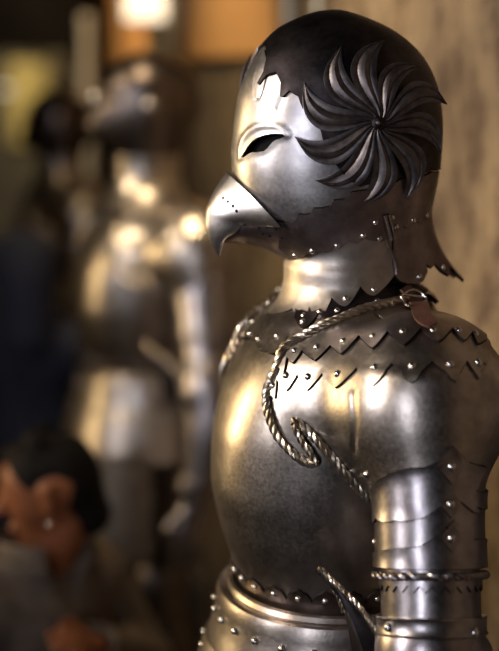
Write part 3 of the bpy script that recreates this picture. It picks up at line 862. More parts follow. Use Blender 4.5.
# breathing holes
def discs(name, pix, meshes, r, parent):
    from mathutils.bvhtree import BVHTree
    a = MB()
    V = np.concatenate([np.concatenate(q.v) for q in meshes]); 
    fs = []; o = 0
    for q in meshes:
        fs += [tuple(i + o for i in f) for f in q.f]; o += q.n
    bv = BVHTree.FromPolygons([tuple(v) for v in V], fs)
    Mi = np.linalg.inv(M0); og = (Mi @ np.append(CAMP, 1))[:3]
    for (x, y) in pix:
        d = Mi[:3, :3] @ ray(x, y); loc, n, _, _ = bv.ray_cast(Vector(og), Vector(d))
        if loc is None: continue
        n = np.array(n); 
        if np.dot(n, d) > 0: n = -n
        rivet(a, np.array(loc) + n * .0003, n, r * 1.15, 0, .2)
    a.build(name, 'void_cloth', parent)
bm_ = beak_mesh([(224, 171), (211, 190), (203, 210), (202.5, 222), (206.5, 238), (215.5, 254)],
              [(269, 220), (251, 221), (238, 220), (230, 229), (221, 235.5), (217, 253)],
              [w0, .052, .034, .024, .014, .0015], [0, .28, .52, .7, .85, 1.0],
              lambda t, s: math.sin(PI / 2 * t) ** (.80 - .15 * s) if t > 0 else 0)
discs('breathing_holes', [(223, 198), (228, 201.5), (233, 206), (236.5, 211)], [bm_], .0021, helmet)
discs('jaw_holes', [(259, 228), (267, 227), (276, 229), (263, 234), (270, 236), (282, 238)], [m, mjaw], .0018, helmet)
# seam wire along the beak's edge
a = MB(); sp = [side3(225 + 44 * t, 171 + 49 * t, w0 * (math.sin(PI / 2 * t) ** .8 if t else 0)) * np.array([1, 1, 1]) for t in np.linspace(0, 1, 20)]
sp = np.array(sp); tube(a, h2a(sp), .0007, 6); sp2 = sp * np.array([1, -1, 1]); tube(a, h2a(sp2), .0007, 6)
a.build('beak_seam', 'void_cloth', helmet)
# lining strip to join the neck hinge
mb = MB()
hb = hp([(383, 214), (386, 226), (389, 238)]); P = HEAD.pt(catmull(hb, 5), .006)[0]; tube(mb, P, .0028, 8)
hb = hp([(387, 213), (390, 225), (393, 237)]); P = HEAD.pt(catmull(hb, 5), .006)[0]; tube(mb, P, .0022, 8)
mb.v = [h2a(v) for v in mb.v]; mb.build('hinge', 'jaw_steel', helmet)
mb = MB(); P, n = HEAD.pt(np.array([mid(440, 153)]), .002); rivet(mb, P[0], n[0], .007, 0, 1.0); mb.v = [h2a(v) for v in mb.v]; mb.build('rear_stud', 'dark_steel', helmet)

# rosette of ten swirling petals
RC = HEAD.px([(376.6, 123.2)])[0]; rc, rn = HEAD.pt(RC[None], .0); rc, rn = rc[0], rn[0]
rn = unit(rn * .75 + np.array([.10, .9, .0]) * .6)
ru = unit(np.cross(rn, [0, 0, 1])); 
rv_ = np.cross(ru, rn)     # roughly up
if rv_[2] < 0: rv_ = -rv_
vd = MH[:3, :3].T @ RT; ru = ru if np.dot(ru, vd) > 0 else -ru      # ru points to picture right
mb = MB()
Lc = np.array([(-.02, .06), (-.07, .15), (-.21, .29), (-.335, .47), (-.375, .63), (-.32, .80), (-.18, .93), (.06, 1.02)])
Rc = np.array([(.035, .06), (.035, .17), (.01, .32), (-.03, .47), (-.055, .62), (-.05, .76), (-.01, .90), (.06, 1.02)])
R0 = .1035
def rose_pt(a, b, h):
    r2 = a * a + b * b; p = rc + ru * a + rv_ * b
    q = p - rn * (1.9 * r2) + rn * (.009 + h)
    return q
tips = [119, 87, 55, 18, -20, -62, -99, -133, -167, 155]
for k, ta in enumerate(tips):
    rot = math.radians(ta - 91); cr, sr = math.cos(rot), math.sin(rot)
    Lx = catmull(Lc, 4); Rx = catmull(Rc, 4); n = len(Lx); nt = 13; V = []; sc = R0 * {2: .86, 3: .93, 4: .9}.get(k, 1.0)
    for i in range(n):
        s = i / (n - 1)
        for j in range(nt):
            t = j / (nt - 1); q = (Lx[i] * (1 - t) + Rx[i] * t) * sc
            x, y = q[0] * cr - q[1] * sr, q[0] * sr + q[1] * cr
            env = math.sin(PI * min(1, s * .9 + .1)) ** .5
            ridge = max(0, 1 - abs(t - .5) * 3.2) * .0035; vein = -.0022 * (math.exp(-((t - .25) / .05) ** 2) + math.exp(-((t - .76) / .05) ** 2))
            V.append(rose_pt(x, y, (ridge + vein) * env + .002 * (1 - t) + .0025 * s))
    V = np.array(V); lowv = V.copy() - rn * .0028; N = len(V); fs = grid_faces(n, nt)
    fb = [tuple(i + N for i in f[::-1]) for f in fs]; e = []
    for i in range(n - 1):
        e += [(i*nt, (i+1)*nt, (i+1)*nt+N, i*nt+N), (i*nt+nt-1, i*nt+nt-1+N, (i+1)*nt+nt-1+N, (i+1)*nt+nt-1)]
    mb.add(np.concatenate([V, lowv]), fs + fb + e, 0)
rivet(mb, rose_pt(0, 0, .002), rn, .010, 1, .35); rivet(mb, rose_pt(0, 0, .005), rn, .0062, 1, .9)
tube(mb, np.array([rc - rn * .003, rose_pt(0, 0, .002)]), .008, 12)
mb.v = [h2a(v) for v in mb.v]; mb.build('rosette', ['petal_steel', 'dark_steel'], helmet, sharp=35)

# neck guard: flaring collar with lobed lower edge
NGc = at(345, 270, 1.9)
MG = np.eye(4); MG[:3, :3] = rotz(HY); MG[:3, 3] = (NGc[0], NGc[1], 0)
GtoA = np.linalg.inv(M0) @ MG
def g2a(V): return np.asarray(V) @ GtoA[:3, :3].T + GtoA[:3, 3]
GY = [205, 220, 235, 250, 265, 280, 295, 310, 325, 345]
GZ = [float(at(345, y, 1.9)[2]) for y in GY]
GF = [(345 - x) * KX for x in (250, 266, 279, 287, 289.5, 288.5, 285, 280, 272, 258)]
GB = [(x - 345) * KX for x in (430, 432, 436, 443, 453, 466, 482, 500, 518, 540)]
GW = [.092, .088, .082, .0775, .0755, .0770, .084, .096, .112, .13]
def guard_f(P):
    z = P[:, 2]; A = np.where(P[:, 0] > 0, pchip(GZ, GF, z), pchip(GZ, GB, z)); W = pchip(GZ, GW, z); n = 2.1
    q = ((np.abs(P[:, 0]) / A) ** n + (np.abs(P[:, 1]) / W) ** n) ** (1 / n)
    Q = P @ GtoA[:3, :3].T + GtoA[:3, 3]
    return smin((q - 1) * .07, body_f(Q) - .0115, .008)
GRD = Surf(guard_f, (0, 0, 0), (0, 0, 1), (1, 0, 0), MG, 'cyl', rmax=.5)
GRDm = Scl(GRD, .08)
def to_side(q):    # keep the chart angle on the near side
    q = q.copy(); return q
lob_t = [(303, 322), (320, 320), (346, 307), (374, 296)]
lob_v = [(293, 309), (310, 307), (332, 298), (360, 286), (395, 273)]
front = GRDm.px(arcs(lob_t, lob_v))
usgn = 1 if front[-1, 0] > 0 else -1
ztop = lambda u: float(np.interp(abs(u) / .08, [0, .6, 1.2, 1.7, 2.2, PI], [at(345, 246, 1.9)[2], at(345, 243, 1.9)[2], at(345, 236, 1.85)[2], at(345, 226, 1.83)[2], at(345, 214, 1.85)[2], at(345, 206, 1.9)[2]]))
zf0 = float(front[0, 1])
u0f = abs(front[0, 0])
fr0 = []
for t in np.linspace(0, 1, 9)[:-1]: fr0.append((usgn * u0f * t, zf0 - .014 * math.cos(PI / 2 * t) ** .8))
low = np.concatenate([fr0, front]); ue = front[-1, 0]
up = [(usgn * u, ztop(u)) for u in np.linspace(abs(ue) - .006, 0, 16)]
def mkg(a):
    patch(a, GRDm, np.concatenate([low, up]), h=.006, off=.0015, base=-.0015, roll=.0008)
    rivets(a, GRDm, GRDm.px([(304, 316), (320, 312), (346, 299), (374, 290)]), .0015, .0046)
a = MB(); mkg(a); b = a.mirrored(); a.merge(b); a.v = [g2a(v) for v in a.v]
a.build('neck_guard', ['neck_steel', 'rivet_steel'], helmet)
# rear tail plate
rt = [(410, 283), (425, 282)]; 
rear_px = [(394, 276), (399, 281), (406, 283.5), (415, 284), (422, 281), (426, 272), (424, 264), (430, 268), (433, 264), (440, 272), (447, 276), (449, 268)]
rear = GRDm.px(rear_px); 
rear = rear[np.abs(rear[:, 0]) < PI * .08 * .93]
zz = rear[-1, 1]; du = abs(rear[-1, 0]); full = PI * .08
ext = [(usgn * (du + (full - du) * .35), zz + .012), (usgn * (du + (full - du) * .6), zz - .012), (usgn * full * .999, zz - .006)]
ups = [(usgn * u, ztop(u)) for u in np.linspace(full * .999, abs(ue) - .012, 18)]
ups[-1] = (ups[-1][0], ups[-1][1])
a = MB(); patch(a, GRDm, np.concatenate([rear, ext, ups]), h=.006, off=.0035, base=.0, roll=.0006)
rivets(a, GRDm, GRDm.px([(418, 277), (441, 268)]), .0035, .0045)
b = a.mirrored(); a.merge(b); a.v = [g2a(v) for v in a.v]
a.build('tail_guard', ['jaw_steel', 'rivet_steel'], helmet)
a = MB()
r1 = GRD.px([(384, 238), (389, 250), (394, 262), (395, 274)]); P = GRD.pt(catmull(r1, 5), .005)[0]; tube(a, P, .0026, 8)
a.v = [g2a(v) for v in a.v]; a.build('guard_ridge', 'jaw_steel', helmet)

# ================================================================== other armours in the row
def kids(o): return [c for c in bpy.data.objects if c.parent == o]
def copy_tree(o, parent):
    c = o.copy(); COL.objects.link(c); c.parent = parent
    for ch in kids(o): copy_tree(ch, c)
    return c
def zl(tab, n=40):
    """loft of (z, front, back, half width) rows, smooth"""
    A = np.array(tab, float); z = np.linspace(A[0, 0], A[-1, 0], n)
    # finer rows near both ends
    s = (1 - np.cos(np.linspace(0, PI, n))) / 2; z = A[0, 0] + (A[-1, 0] - A[0, 0]) * s
    return [(a, pchip(A[:, 0], A[:, 1], a), pchip(A[:, 0], A[:, 2], a), pchip(A[:, 0], A[:, 3], a)) for a in z]
def zmesh(mb, tab, K=56, mat=0, cx=0, n=2.0, cap=True):
    rows = zl(tab); V = []
    for (z, a, b, w) in rows:
        for k in range(K):
            t = 2 * PI * k / K; c, s = math.cos(t), math.sin(t); q = (abs(c) ** n + abs(s) ** n) ** (-1 / n)
            V.append((cx + q * c * (a if c > 0 else b), q * s * w, z))
    fs = []
    for i in range(len(rows) - 1):
        for k in range(K): fs.append((i*K+k, i*K+(k+1) % K, (i+1)*K+(k+1) % K, (i+1)*K+k))
    if cap: fs += [tuple(range(K))[::-1], tuple(range((len(rows)-1)*K, len(rows)*K))]
    mb.add(V, fs, mat)
def close_helmet(parent, zc, snout, crest, mat='helm_steel'):
    m = MB()
    zmesh(m, [(zc - .135, .075, .08, .07), (zc - .11, .085, .09, .078), (zc - .06, .105, .115, .098), (zc, .115, .135, .108), (zc + .05, .112, .132, .106), (zc + .09, .088, .106, .085), (zc + .115, .055, .068, .055), (zc + .126, .02, .026, .02), (zc + .1275, .003, .004, .003)])
    if crest:
        t = np.linspace(-.35, PI * .92, 30); P = np.stack([.125 * np.cos(t), 0 * t, zc + .128 * np.sin(t)], 1)
        tube(m, P, np.interp(np.linspace(0, 1, 30), [0, .2, .8, 1], [.003, .007, .007, .003]), 8)
    h = m.build('helmet', [mat], parent)
    m = MB()   # visor: a mask that pushes forward, with sights and breaths
    K = 31; rows = [(zc + .045, .004, .98), (zc + .03, .010, 1.0), (zc + .016, .014, 1.0), (zc + .012, .004, 1.0), (zc + .006, .014, 1.0), (zc - .02, .012 + snout * .55, 1), (zc - .05, .012 + snout, 1), (zc - .08, .008 + snout * .6, .95), (zc - .105, .004, .86)]
    V = []
    for (z, d, sc) in rows:
        A = float(np.interp(z, [zc - .11, zc - .06, zc, zc + .05], [.085, .105, .115, .112])) + .004; W = float(np.interp(z, [zc - .11, zc - .06, zc, zc + .05], [.078, .098, .108, .106])) + .004
        for k in range(K):
            t = -1.75 + 3.5 * k / (K - 1); e = math.exp(-(t / .55) ** 2)
            V.append(((A + d * e) * math.cos(t), W * math.sin(t), z))
    N = len(V); fs = grid_faces(len(rows), K); V = np.array(V); V2 = V * np.array([.97, .97, 1])
    fs += [tuple(i + N for i in f[::-1]) for f in fs]
    for i in range(len(rows) - 1): fs += [(i*K, (i+1)*K, (i+1)*K+N, i*K+N), (i*K+K-1, i*K+K-1+N, (i+1)*K+K-1+N, (i+1)*K+K-1)]
    for k in range(K - 1): fs += [(k, k+N, k+1+N, k+1), ((len(rows)-1)*K+k, (len(rows)-1)*K+k+1, (len(rows)-1)*K+k+1+N, (len(rows)-1)*K+k+N)]
    m.add(np.concatenate([V, V2]), fs, 0); vis = m.build('visor', ['brown_steel'], h)
    m = MB(); 
    for sg in (1, -1):
        m = MB(); rivet(m, np.array([.02, sg * .110, zc + .005]), np.array([0, sg, 0]), .016, 0, .5); m.build('pivot', 'rivet_steel', vis)
    m = MB(); rivet(m, np.array([.128 + snout * .1, .02, zc + .022]), np.array([1, .25, .1]), .017, 0, .8)
    m.build('brow_boss', 'rivet_steel', vis)
    m = MB()
    for k in range(12):
        z = zc - .035 - .018 * (k // 4); t = .35 + .13 * (k % 4)
        d = np.array([math.cos(t), math.sin(t), 0]); p = np.array([(.116 + snout * .3 * math.exp(-(t / .55) ** 2)) * math.cos(t), .106 * math.sin(t), z]); rivet(m, p, d, .003, 0, .3)
    m.build('visor_holes', 'void_cloth', vis)
    m = MB()
    zmesh(m, [(zc - .245, .135, .12, .155), (zc - .225, .118, .105, .125), (zc - .19, .092, .088, .092), (zc - .15, .082, .082, .078), (zc - .115, .086, .088, .08)], n=2.0, cap=False)
    m.build('neck_guard', 'steel', h)
    h.rotation_euler = (0, 0, math.radians(-9)); return h
steel('helm_steel', (.15, .12, .11), (.08, .065, .06), .34, .15)
zc = 1.672
def other(loc, yaw, label, snout, crest, dark_legs, scale=1.0):
    e = empty('suit_of_armour', loc, yaw, label, 'armour')
    e.scale = (scale,) * 3
    for c in kids(armour):
        if c.name.split('.')[0] in ('helmet', 'shoulder_strap'): continue
        if dark_legs and c.name.split('.')[0] in ('thigh_guard', 'knee_guard', 'shin_guard'): 
            q = c.copy(); q.data = c.data.copy(); q.data.materials[0] = MAT['brown_steel']; COL.objects.link(q); q.parent = e; continue
        copy_tree(c, e)
    close_helmet(e, zc, snout, crest)
    return e
P2 = at(146, 105, 3.4); P3 = at(60, 128, 5.0)
other((P2[0], 3.4, 0), math.radians(209), 'second suit of armour in the row, with a round dark closed helmet', .035, False, True)
other((P3[0], 5.0, 0), math.radians(200), 'third and farthest suit of armour in the row, mostly hidden in shadow', .03, True, True, .94)

# ================================================================== visitors
class Field:
    """signed distance grid, blended capsules, meshed with surface nets"""
    def __init__(s, lo, hi, h):
        s.h = h; s.lo = np.array(lo, float); s.n = (np.ceil((np.array(hi) - s.lo) / h).astype(int) + 1)
        s.g = np.full(s.n, 1.0)
        s.ax = [s.lo[i] + h * np.arange(s.n[i]) for i in range(3)]
    def _win(s, lo, hi):
        a = np.clip(((lo - s.lo) / s.h).astype(int), 0, s.n); b = np.clip(((hi - s.lo) / s.h).astype(int) + 2, 0, s.n)
        sl = tuple(slice(x, y) for x, y in zip(a, b)); X = np.meshgrid(*[s.ax[i][sl[i]] for i in range(3)], indexing='ij')
        return sl, np.stack([x.ravel() for x in X], 1), X[0].shape
    def cap(s, a, b, ra, rb=None, k=.03, sub=False, flat=None):
        a, b = np.array(a, float), np.array(b, float); rb = ra if rb is None else rb; m = max(ra, rb) + max(k, .01) + .05
        if flat is not None: m *= 1 / min(flat[1], 1)
        sl, P, sh = s._win(np.minimum(a, b) - m, np.maximum(a, b) + m)
        if P.size == 0: return
        ab = b - a; t = np.clip((P - a) @ ab / (ab @ ab + 1e-12), 0, 1); d = P - (a + t[:, None] * ab)
        if flat is not None:
            ax, f = unit(np.array(flat[0], float)), flat[1]; c = d @ ax; d = d + ax * (c * (1 / f - 1))[:, None]
        D = (np.linalg.norm(d, axis=1) - (ra + (rb - ra) * t)).reshape(sh)
        s.g[sl] = -smin(-s.g[sl], D, k) if sub else smin(s.g[sl], D, k)
    def mesh(s):
        g = s.g; ins = g < 0; n = g.shape
        c = np.zeros((n[0]-1, n[1]-1, n[2]-1), int)
        for dx in (0, 1):
            for dy in (0, 1):
                for dz in (0, 1): c += ins[dx:n[0]-1+dx, dy:n[1]-1+dy, dz:n[2]-1+dz]
        act = (c > 0) & (c < 8); idx = -np.ones(c.shape, int); ii = np.argwhere(act); idx[act] = np.arange(len(ii))
        S = np.zeros((len(ii), 3)); W = np.zeros(len(ii))
        cor = [(x, y, z) for x in (0, 1) for y in (0, 1) for z in (0, 1)]
        for a in cor:
            for ax in range(3):
                if a[ax]: continue
                b = list(a); b[ax] = 1
                va = g[tuple((ii + a).T)]; vb = g[tuple((ii + b).T)]; m = (va < 0) != (vb < 0)
                t = np.where(m, va / np.where(m, va - vb, 1), 0); p = np.array(a, float) + (np.array(b) - np.array(a)) * t[:, None]
                S += p * m[:, None]; W += m
        V = s.lo + (ii + S / W[:, None]) * s.h; F = []
        for ax in range(3):
            o1, o2 = (ax + 1) % 3, (ax + 2) % 3
            sa = [slice(1, n[i]-1) for i in range(3)]; sb = list(sa); sa[ax] = slice(0, n[ax]-1); sb[ax] = slice(1, n[ax])
            A, B = ins[tuple(sa)], ins[tuple(sb)]; e = np.argwhere(A != B); 
            base_ = e + 1; base_[:, ax] -= 1
            q = []
            for (u, v) in ((0, 0), (1, 0), (1, 1), (0, 1)):
                c_ = base_.copy(); c_[:, o1] -= u; c_[:, o2] -= v; q.append(idx[tuple(c_.T)])
            q = np.stack(q, 1); fl = ~A[tuple(e.T)]
            q[fl] = q[fl][:, ::-1]; F.append(q)
        m = MB(); m.add(V, [tuple(f) for f in np.concatenate(F)]); return m
matte('skin', (.25, .088, .035), (.18, .06, .026), .5, 12, .1, .4, .002)
matte('black_hair', (.008, .006, .006), (.003, .003, .003), .6, 60, .6, .12, .01)
matte('grey_coat', (.125, .098, .078), (.075, .058, .048), .85, 30, .3, .2, .004)
matte('navy_cloth', (.03, .037, .075), (.016, .02, .042), .75, 20, .3, .3, .006)
matte('trousers', (.03, .03, .035), (.015, .015, .02), .8, 20)
matte('shoe_leather', (.02, .015, .012), None, .4, 20)
matte('cuff_cloth', (.05, .04, .06), None, .8, 30)
def visitor(loc, rz, H, label, coat, hood=False, turn=0.0, nod=0.0, hand=None, head_h=.225, clasp=False):
    """standing person facing +x, feet at z 0"""
    e = empty('person', loc, rz, label, 'person')
    k = H / 1.72; sh, hip = 1.365 * k, .90 * k; hc = np.array([.03 * k, 0, H - head_h * .52]); s = head_h / .225
    Rt = rotz(turn); cn, sn = math.cos(nod), math.sin(nod); Rn = np.array([[cn, 0, sn], [0, 1, 0], [-sn, 0, cn]])
    R = Rt @ Rn; hd = lambda *p: hc + R @ (np.array(p) * s)
    f = Field((-.30, -.42, -.01), (.52, .42, H + .06), .0075)
    J = dict(wl=np.array([.06, .27, .80 * k]), el=np.array([-.04, .25, 1.10 * k]), wr=np.array([.06, -.27, .80 * k]), er=np.array([-.04, -.25, 1.10 * k]))
    if hand is not None:
        q_ = Matrix.Rotation(-rz, 3, 'Z') @ (Vector(hand) - Vector(loc)); J['wl'], J['el'] = np.array(q_), np.array([.02, .25, sh - .30 * k])
    def body(f, o=0.0, only=None):
        f.cap((0, 0, hip), (0, 0, hip + .2 * k), .11 * k + o, .105 * k + o, .04, flat=((1, 0, 0), .8))
        f.cap((0, 0, hip + .2 * k), (0, 0, sh - .1 * k), .12 * k + o, .145 * k + o, .06, flat=((1, 0, 0), .75))
        f.cap((-.01, -.15 * k, sh - .03), (-.01, .15 * k, sh - .03), .058 * k + o, None, .05)
        for sg, el, wr in ((1, J['el'], J['wl']), (-1, J['er'], J['wr'])):
            f.cap((-.01, sg * .17 * k, sh - .035), el, .050 * k + o, .038 * k + o, .03); f.cap(el, wr, .038 * k + o, .026 * k + o, .02)
    body(f)
    for sg in (1, -1):
        f.cap((0, sg * .09 * k, hip), (.01, sg * .09 * k, .48 * k), .082 * k, .055 * k, .04); f.cap((.01, sg * .09 * k, .48 * k), (-.01, sg * .09 * k, .07), .055 * k, .036 * k, .03)
        f.cap((-.02, sg * .09 * k, .035), (.13, sg * .09 * k, .025), .035, .026, .03)
    f.cap((-.01, 0, sh - .02), hd(-.035, 0, -.06), .052, .05, .03)
    # head
    f.cap(hd(-.028, 0, .02), hd(.012, 0, .025), .082 * s, .078 * s, .02); f.cap(hd(.03, 0, -.03), hd(.055, 0, -.078), .062 * s, .034 * s, .03)
    f.cap(hd(.086, 0, .015), hd(.112, 0, -.022), .010 * s, .014 * s, .016); f.cap(hd(.088, -.022, -.058), hd(.088, .022, -.058), .010 * s, None, .012)
    for sg in (1, -1):
        f.cap(hd(.092, sg * .03, .012), hd(.098, sg * .03, .012), .012 * s, None, .012, sub=True)
        f.cap(hd(.082, sg * .03, .012), hd(.080, sg * .03, .012), .013 * s, None, .004)
        f.cap(hd(-.012, sg * .082, .02), hd(-.006, sg * .078, -.025), .017 * s, .011 * s, .008)
    # hands
    for sg, el, wr in ((1, J['el'], J['wl']), (-1, J['er'], J['wr'])):
        d = unit(wr - el); side_ = unit(np.cross(d, [0, 1, 0])); out = np.cross(d, side_)
        f.cap(wr, wr + d * .075 * s, .026 * s, .034 * s, .015, flat=(out, .5))
        for q, l in zip((-1.5, -.5, .5, 1.5), (.055, .07, .074, .064)):
            b0 = wr + d * .075 * s + side_ * q * .019 * s; b1 = b0 + d * l * .5 * s + out * .006; b2 = b1 + d * l * .42 * s + out * .022
            f.cap(b0, b1, .0100 * s, .0092 * s, .004); f.cap(b1, b2, .0092 * s, .0075 * s, .004)
        b0 = wr + d * .02 * s + side_ * .024 * s; b1 = b0 + side_ * .026 + d * .022; b2 = b1 + d * .03 + out * .01
        f.cap(b0, b1, .0125 * s, .0105 * s, .01); f.cap(b1, b2, .0105 * s, .0085 * s, .004)
    f.mesh().build('body', 'skin', e, sharp=180)
    # trousers
    f = Field((-.2, -.25, 0.03), (.25, .25, hip + .12), .009)
    for sg in (1, -1):
        f.cap((0, sg * .09 * k, hip), (.01, sg * .09 * k, .48 * k), .096 * k, .070 * k, .04); f.cap((.01, sg * .09 * k, .48 * k), (-.005, sg * .09 * k, .09), .070 * k, .058 * k, .03)
    f.cap((0, -.03, hip), (0, .03, hip), .125 * k, None, .04); f.mesh().build('trousers', 'trousers', e, sharp=180)
    for sg in (1, -1):
        f = Field((-.12, -.2, -.005), (.22, .2, .14), .006)
        f.cap((-.035, sg * .09 * k, .042), (.15, sg * .09 * k, .032), .044, .034, .03); f.cap((-.02, sg * .09 * k, .05), (-.015, sg * .09 * k, .09), .042, .046, .03)
        f.g = np.maximum(f.g, .0 - (f.ax[2])[None, None, :]); f.mesh().build('shoe', 'shoe_leather', e, sharp=60)
    # coat
    f = Field((-.34, -.46, hip - .30), (.52, .46, H + .06), .008); body(f, .022)
    f.cap((0, 0, hip - .12), (0, 0, hip + .1), .155 * k, .14 * k, .05, flat=((1, 0, 0), .85))
    for sg, el, wr in ((1, J['el'], J['wl']), (-1, J['er'], J['wr'])):
        # sleeve folds and open cuff
        for q in (.2, .45, .7): p = el + (wr - el) * q; f.cap(p, p + unit(wr - el) * .004, (.062 - .014 * q) * k, None, .008)
        d = unit(wr - el); f.cap(wr + d * .012, wr + d * .30, .052, .08, .003, sub=True)
    for q in range(5): f.cap((.11 - .01 * q, -.12 + .05 * q, sh - .12 - .05 * q), (.12, -.02 + .04 * q, sh - .2 - .05 * q), .022, .012, .02)
    f.cap((-.02, 0, sh - .0), (.01, 0, sh + .05), .088, .098, .02)
    f.cap((-.02, 0, sh + .01), (.02, 0, sh + .14), .074, .088, .01, sub=True)
    f.cap((.10, 0, sh + .06), (.155, 0, sh - .10), .05, .012, .012, sub=True)
    if hood:
        f.cap(hd(-.03, 0, .02), hd(.0, 0, .02), .108 * s, .10 * s, .02); f.cap(hd(-.06, 0, -.04), (-.04, 0, sh + .02), .095, .10, .03)
        f.cap(hd(.09, 0, -.01), hd(.16, 0, -.02), .088 * s, .09 * s, .01, sub=True)
    f.mesh().build('hooded_coat' if hood else 'coat', coat, e, sharp=180)
    # collar leaves
    if not hood:
        m = MB(); rows = []
        for i in range(7):
            v = i / 6
            for j in range(33):
                t = .55 + (2 * PI - 1.1) * j / 32; w = math.cos((t - PI) / 2.2) * .5 + .5
                rad = .084 + .022 * v + .016 * math.sin(v * PI); hgt = (.03 + .032 * w) * v
                rows.append((-.012 + rad * 1.02 * math.cos(t) + .01 * v, rad * 1.05 * math.sin(t), sh + .012 + hgt - .03 * (1 - w)))
        rows = np.array(rows); inn = rows - (rows - np.array([-.012, 0, 0])) * np.array([.05, .05, 0]); N = len(rows); fs = grid_faces(7, 33); fs += [tuple(i + N for i in q[::-1]) for q in fs]
        for j in range(32): fs += [(6*33+j, 6*33+j+1, 6*33+j+1+N, 6*33+j+N), (j, j+N, j+1+N, j+1)]
        for i in range(6): fs += [(i*33, i*33+N, (i+1)*33+N, (i+1)*33), (i*33+32, (i+1)*33+32, (i+1)*33+32+N, i*33+32+N)]
        m.add(np.concatenate([rows, inn]), fs); c = m.build('collar', coat, e, sharp=60)
        m = MB(); rivet(m, rows[3 * 33 + 26], unit(rows[3 * 33 + 26] - np.array([0, 0, rows[3*33+26][2]])), .010, 0, .6); m.build('snap_button', 'rivet_steel', e)
        f = Field(hc - .2, hc + .2, .006)
        f.cap(hd(-.035, 0, .032), hd(.008, 0, .036), .079 * s, .079 * s, .02); f.cap(hd(-.05, 0, -.01), hd(-.065, 0, -.07), .068 * s, .050 * s, .02)
        f.cap(hd(.055, -.035, .085), hd(.085, .03, .065), .022 * s, .02 * s, .02)
        f.cap(hd(.11, 0, -.01), hd(.05, 0, -.08), .108 * s, .104 * s, .008, sub=True)
        for sg in (1, -1): f.cap(hd(.005, sg * .115, -.012), hd(.06, sg * .11, -.02), .040 * s, .05 * s, .008, sub=True)
        for q in range(16):
            a = rng.uniform(-1.2, 1.2); b = rng.uniform(.3, 1.4); p0 = hd(-.02 + .06 * math.cos(a * 2) * math.cos(b), .08 * math.sin(a), .03 + .085 * math.sin(b)); p1 = p0 + (R @ np.array([.03 * rng.uniform(-1, 1), .02 * rng.uniform(-1, 1), .022 * rng.uniform(.2, 1)]))
            f.cap(p0, p1, .012, .004, .008)
        f.mesh().build('hair', 'black_hair', e, sharp=180)
        m = MB(); rivet(m, hd(.0, .095, -.045), R @ np.array([0, 1, 0]), .005, 0, 1); m.build('earring', 'rivet_steel', e)
    return e
# near visitor: body turned to the armours, head turned away over the shoulder
hp_ = at(40, 490, 2.65); Hn = hp_[2] - FLOOR + .225 * .52
visitor((hp_[0] + .0, 2.65, FLOOR), math.radians(-45), Hn, 'dark-haired person in a grey-brown coat with a turned-up collar, head turned away', 'grey_coat', turn=math.radians(228), nod=.25, hand=tuple(at(92, 645, 2.55)), head_h=.212)
hq = at(24, 250, 4.3)
visitor((hq[0], 4.3, FLOOR), math.radians(100), 1.62, 'person in a dark navy hooded coat standing beyond the armours in shadow', 'navy_cloth', hood=True)

# ================================================================== the room
def struct(o): o['kind'] = 'structure'; return o
def mix_wall(name):
    m, nt, b = nodes(name); N, L = nt.nodes.new, nt.links.new
    tc = N('ShaderNodeTexCoord')
    n1 = N('ShaderNodeTexNoise'); n1.inputs['Scale'].default_value = 2.6; n1.inputs['Detail'].default_value = 9; n1.inputs['Roughness'].default_value = .62
    n2 = N('ShaderNodeTexNoise'); n2.inputs['Scale'].default_value = 11; n2.inputs['Detail'].default_value = 8; n2.inputs['Roughness'].default_value = .75
    mp = N('ShaderNodeMapping'); mp.inputs['Scale'].default_value = (1, 1, .6)
    L(tc.outputs['Object'], mp.inputs['Vector']); L(mp.outputs['Vector'], n1.inputs['Vector']); L(mp.outputs['Vector'], n2.inputs['Vector'])
    r1 = N('ShaderNodeValToRGB'); e = r1.color_ramp.elements; e[0].position = .32; e[0].color = (.105, .075, .058, 1); e[1].position = .62; e[1].color = (.31, .235, .15, 1)
    r2 = N('ShaderNodeValToRGB'); e = r2.color_ramp.elements; e[0].position = .40; e[0].color = (.32, .26, .27, 1); e[1].position = .56; e[1].color = (1, 1, 1, 1)
    L(n1.outputs['Fac'], r1.inputs['Fac']); L(n2.outputs['Fac'], r2.inputs['Fac'])
    mx = N('ShaderNodeMix'); mx.data_type = 'RGBA'; mx.blend_type = 'MULTIPLY'; mx.inputs['Factor'].default_value = 1
    L(r1.outputs['Color'], mx.inputs['A']); L(r2.outputs['Color'], mx.inputs['B']); L(mx.outputs['Result'], b.inputs['Base Color'])
    bp = N('ShaderNodeBump'); bp.inputs['Strength'].default_value = .6; bp.inputs['Distance'].default_value = .012
    L(n2.outputs['Fac'], bp.inputs['Height']); L(bp.outputs['Normal'], b.inputs['Normal']); b.inputs['Roughness'].default_value = .85
mix_wall('stone_wall')
matte('dark_beam', (.006, .005, .005), None, .9, 8, .1, .05)
matte('plinth_stone', (.16, .14, .12), None, .8, 10)
matte('floor_stone', (.16, .13, .11), (.09, .075, .065), .5, 3)
matte('ochre_board', (.78, .42, .17), (.66, .34, .13), .6, 3, .1)
matte('yellow_plaster', (.62, .48, .20), (.45, .34, .14), .8, 3, .2)
matte('pipe_metal', (.62, .62, .6), (.5, .5, .5), .35, 8, .05, .6)
matte('grey_post', (.42, .40, .36), (.33, .31, .28), .6, 5, .1)
matte('dark_plaster', (.10, .085, .07), (.06, .05, .045), .9, 3)
matte('ceiling_paint', (.05, .04, .035), None, .9, 3)
m, nt, b = nodes('lit_sign'); b.inputs['Base Color'].default_value = (.9, .85, .75, 1); b.inputs['Emission Color'].default_value = (1, .90, .74, 1); b.inputs['Emission Strength'].default_value = 1.3
m, nt, b = nodes('lamp_glass'); b.inputs['Emission Color'].default_value = (1, .9, .75, 1); b.inputs['Emission Strength'].default_value = 3
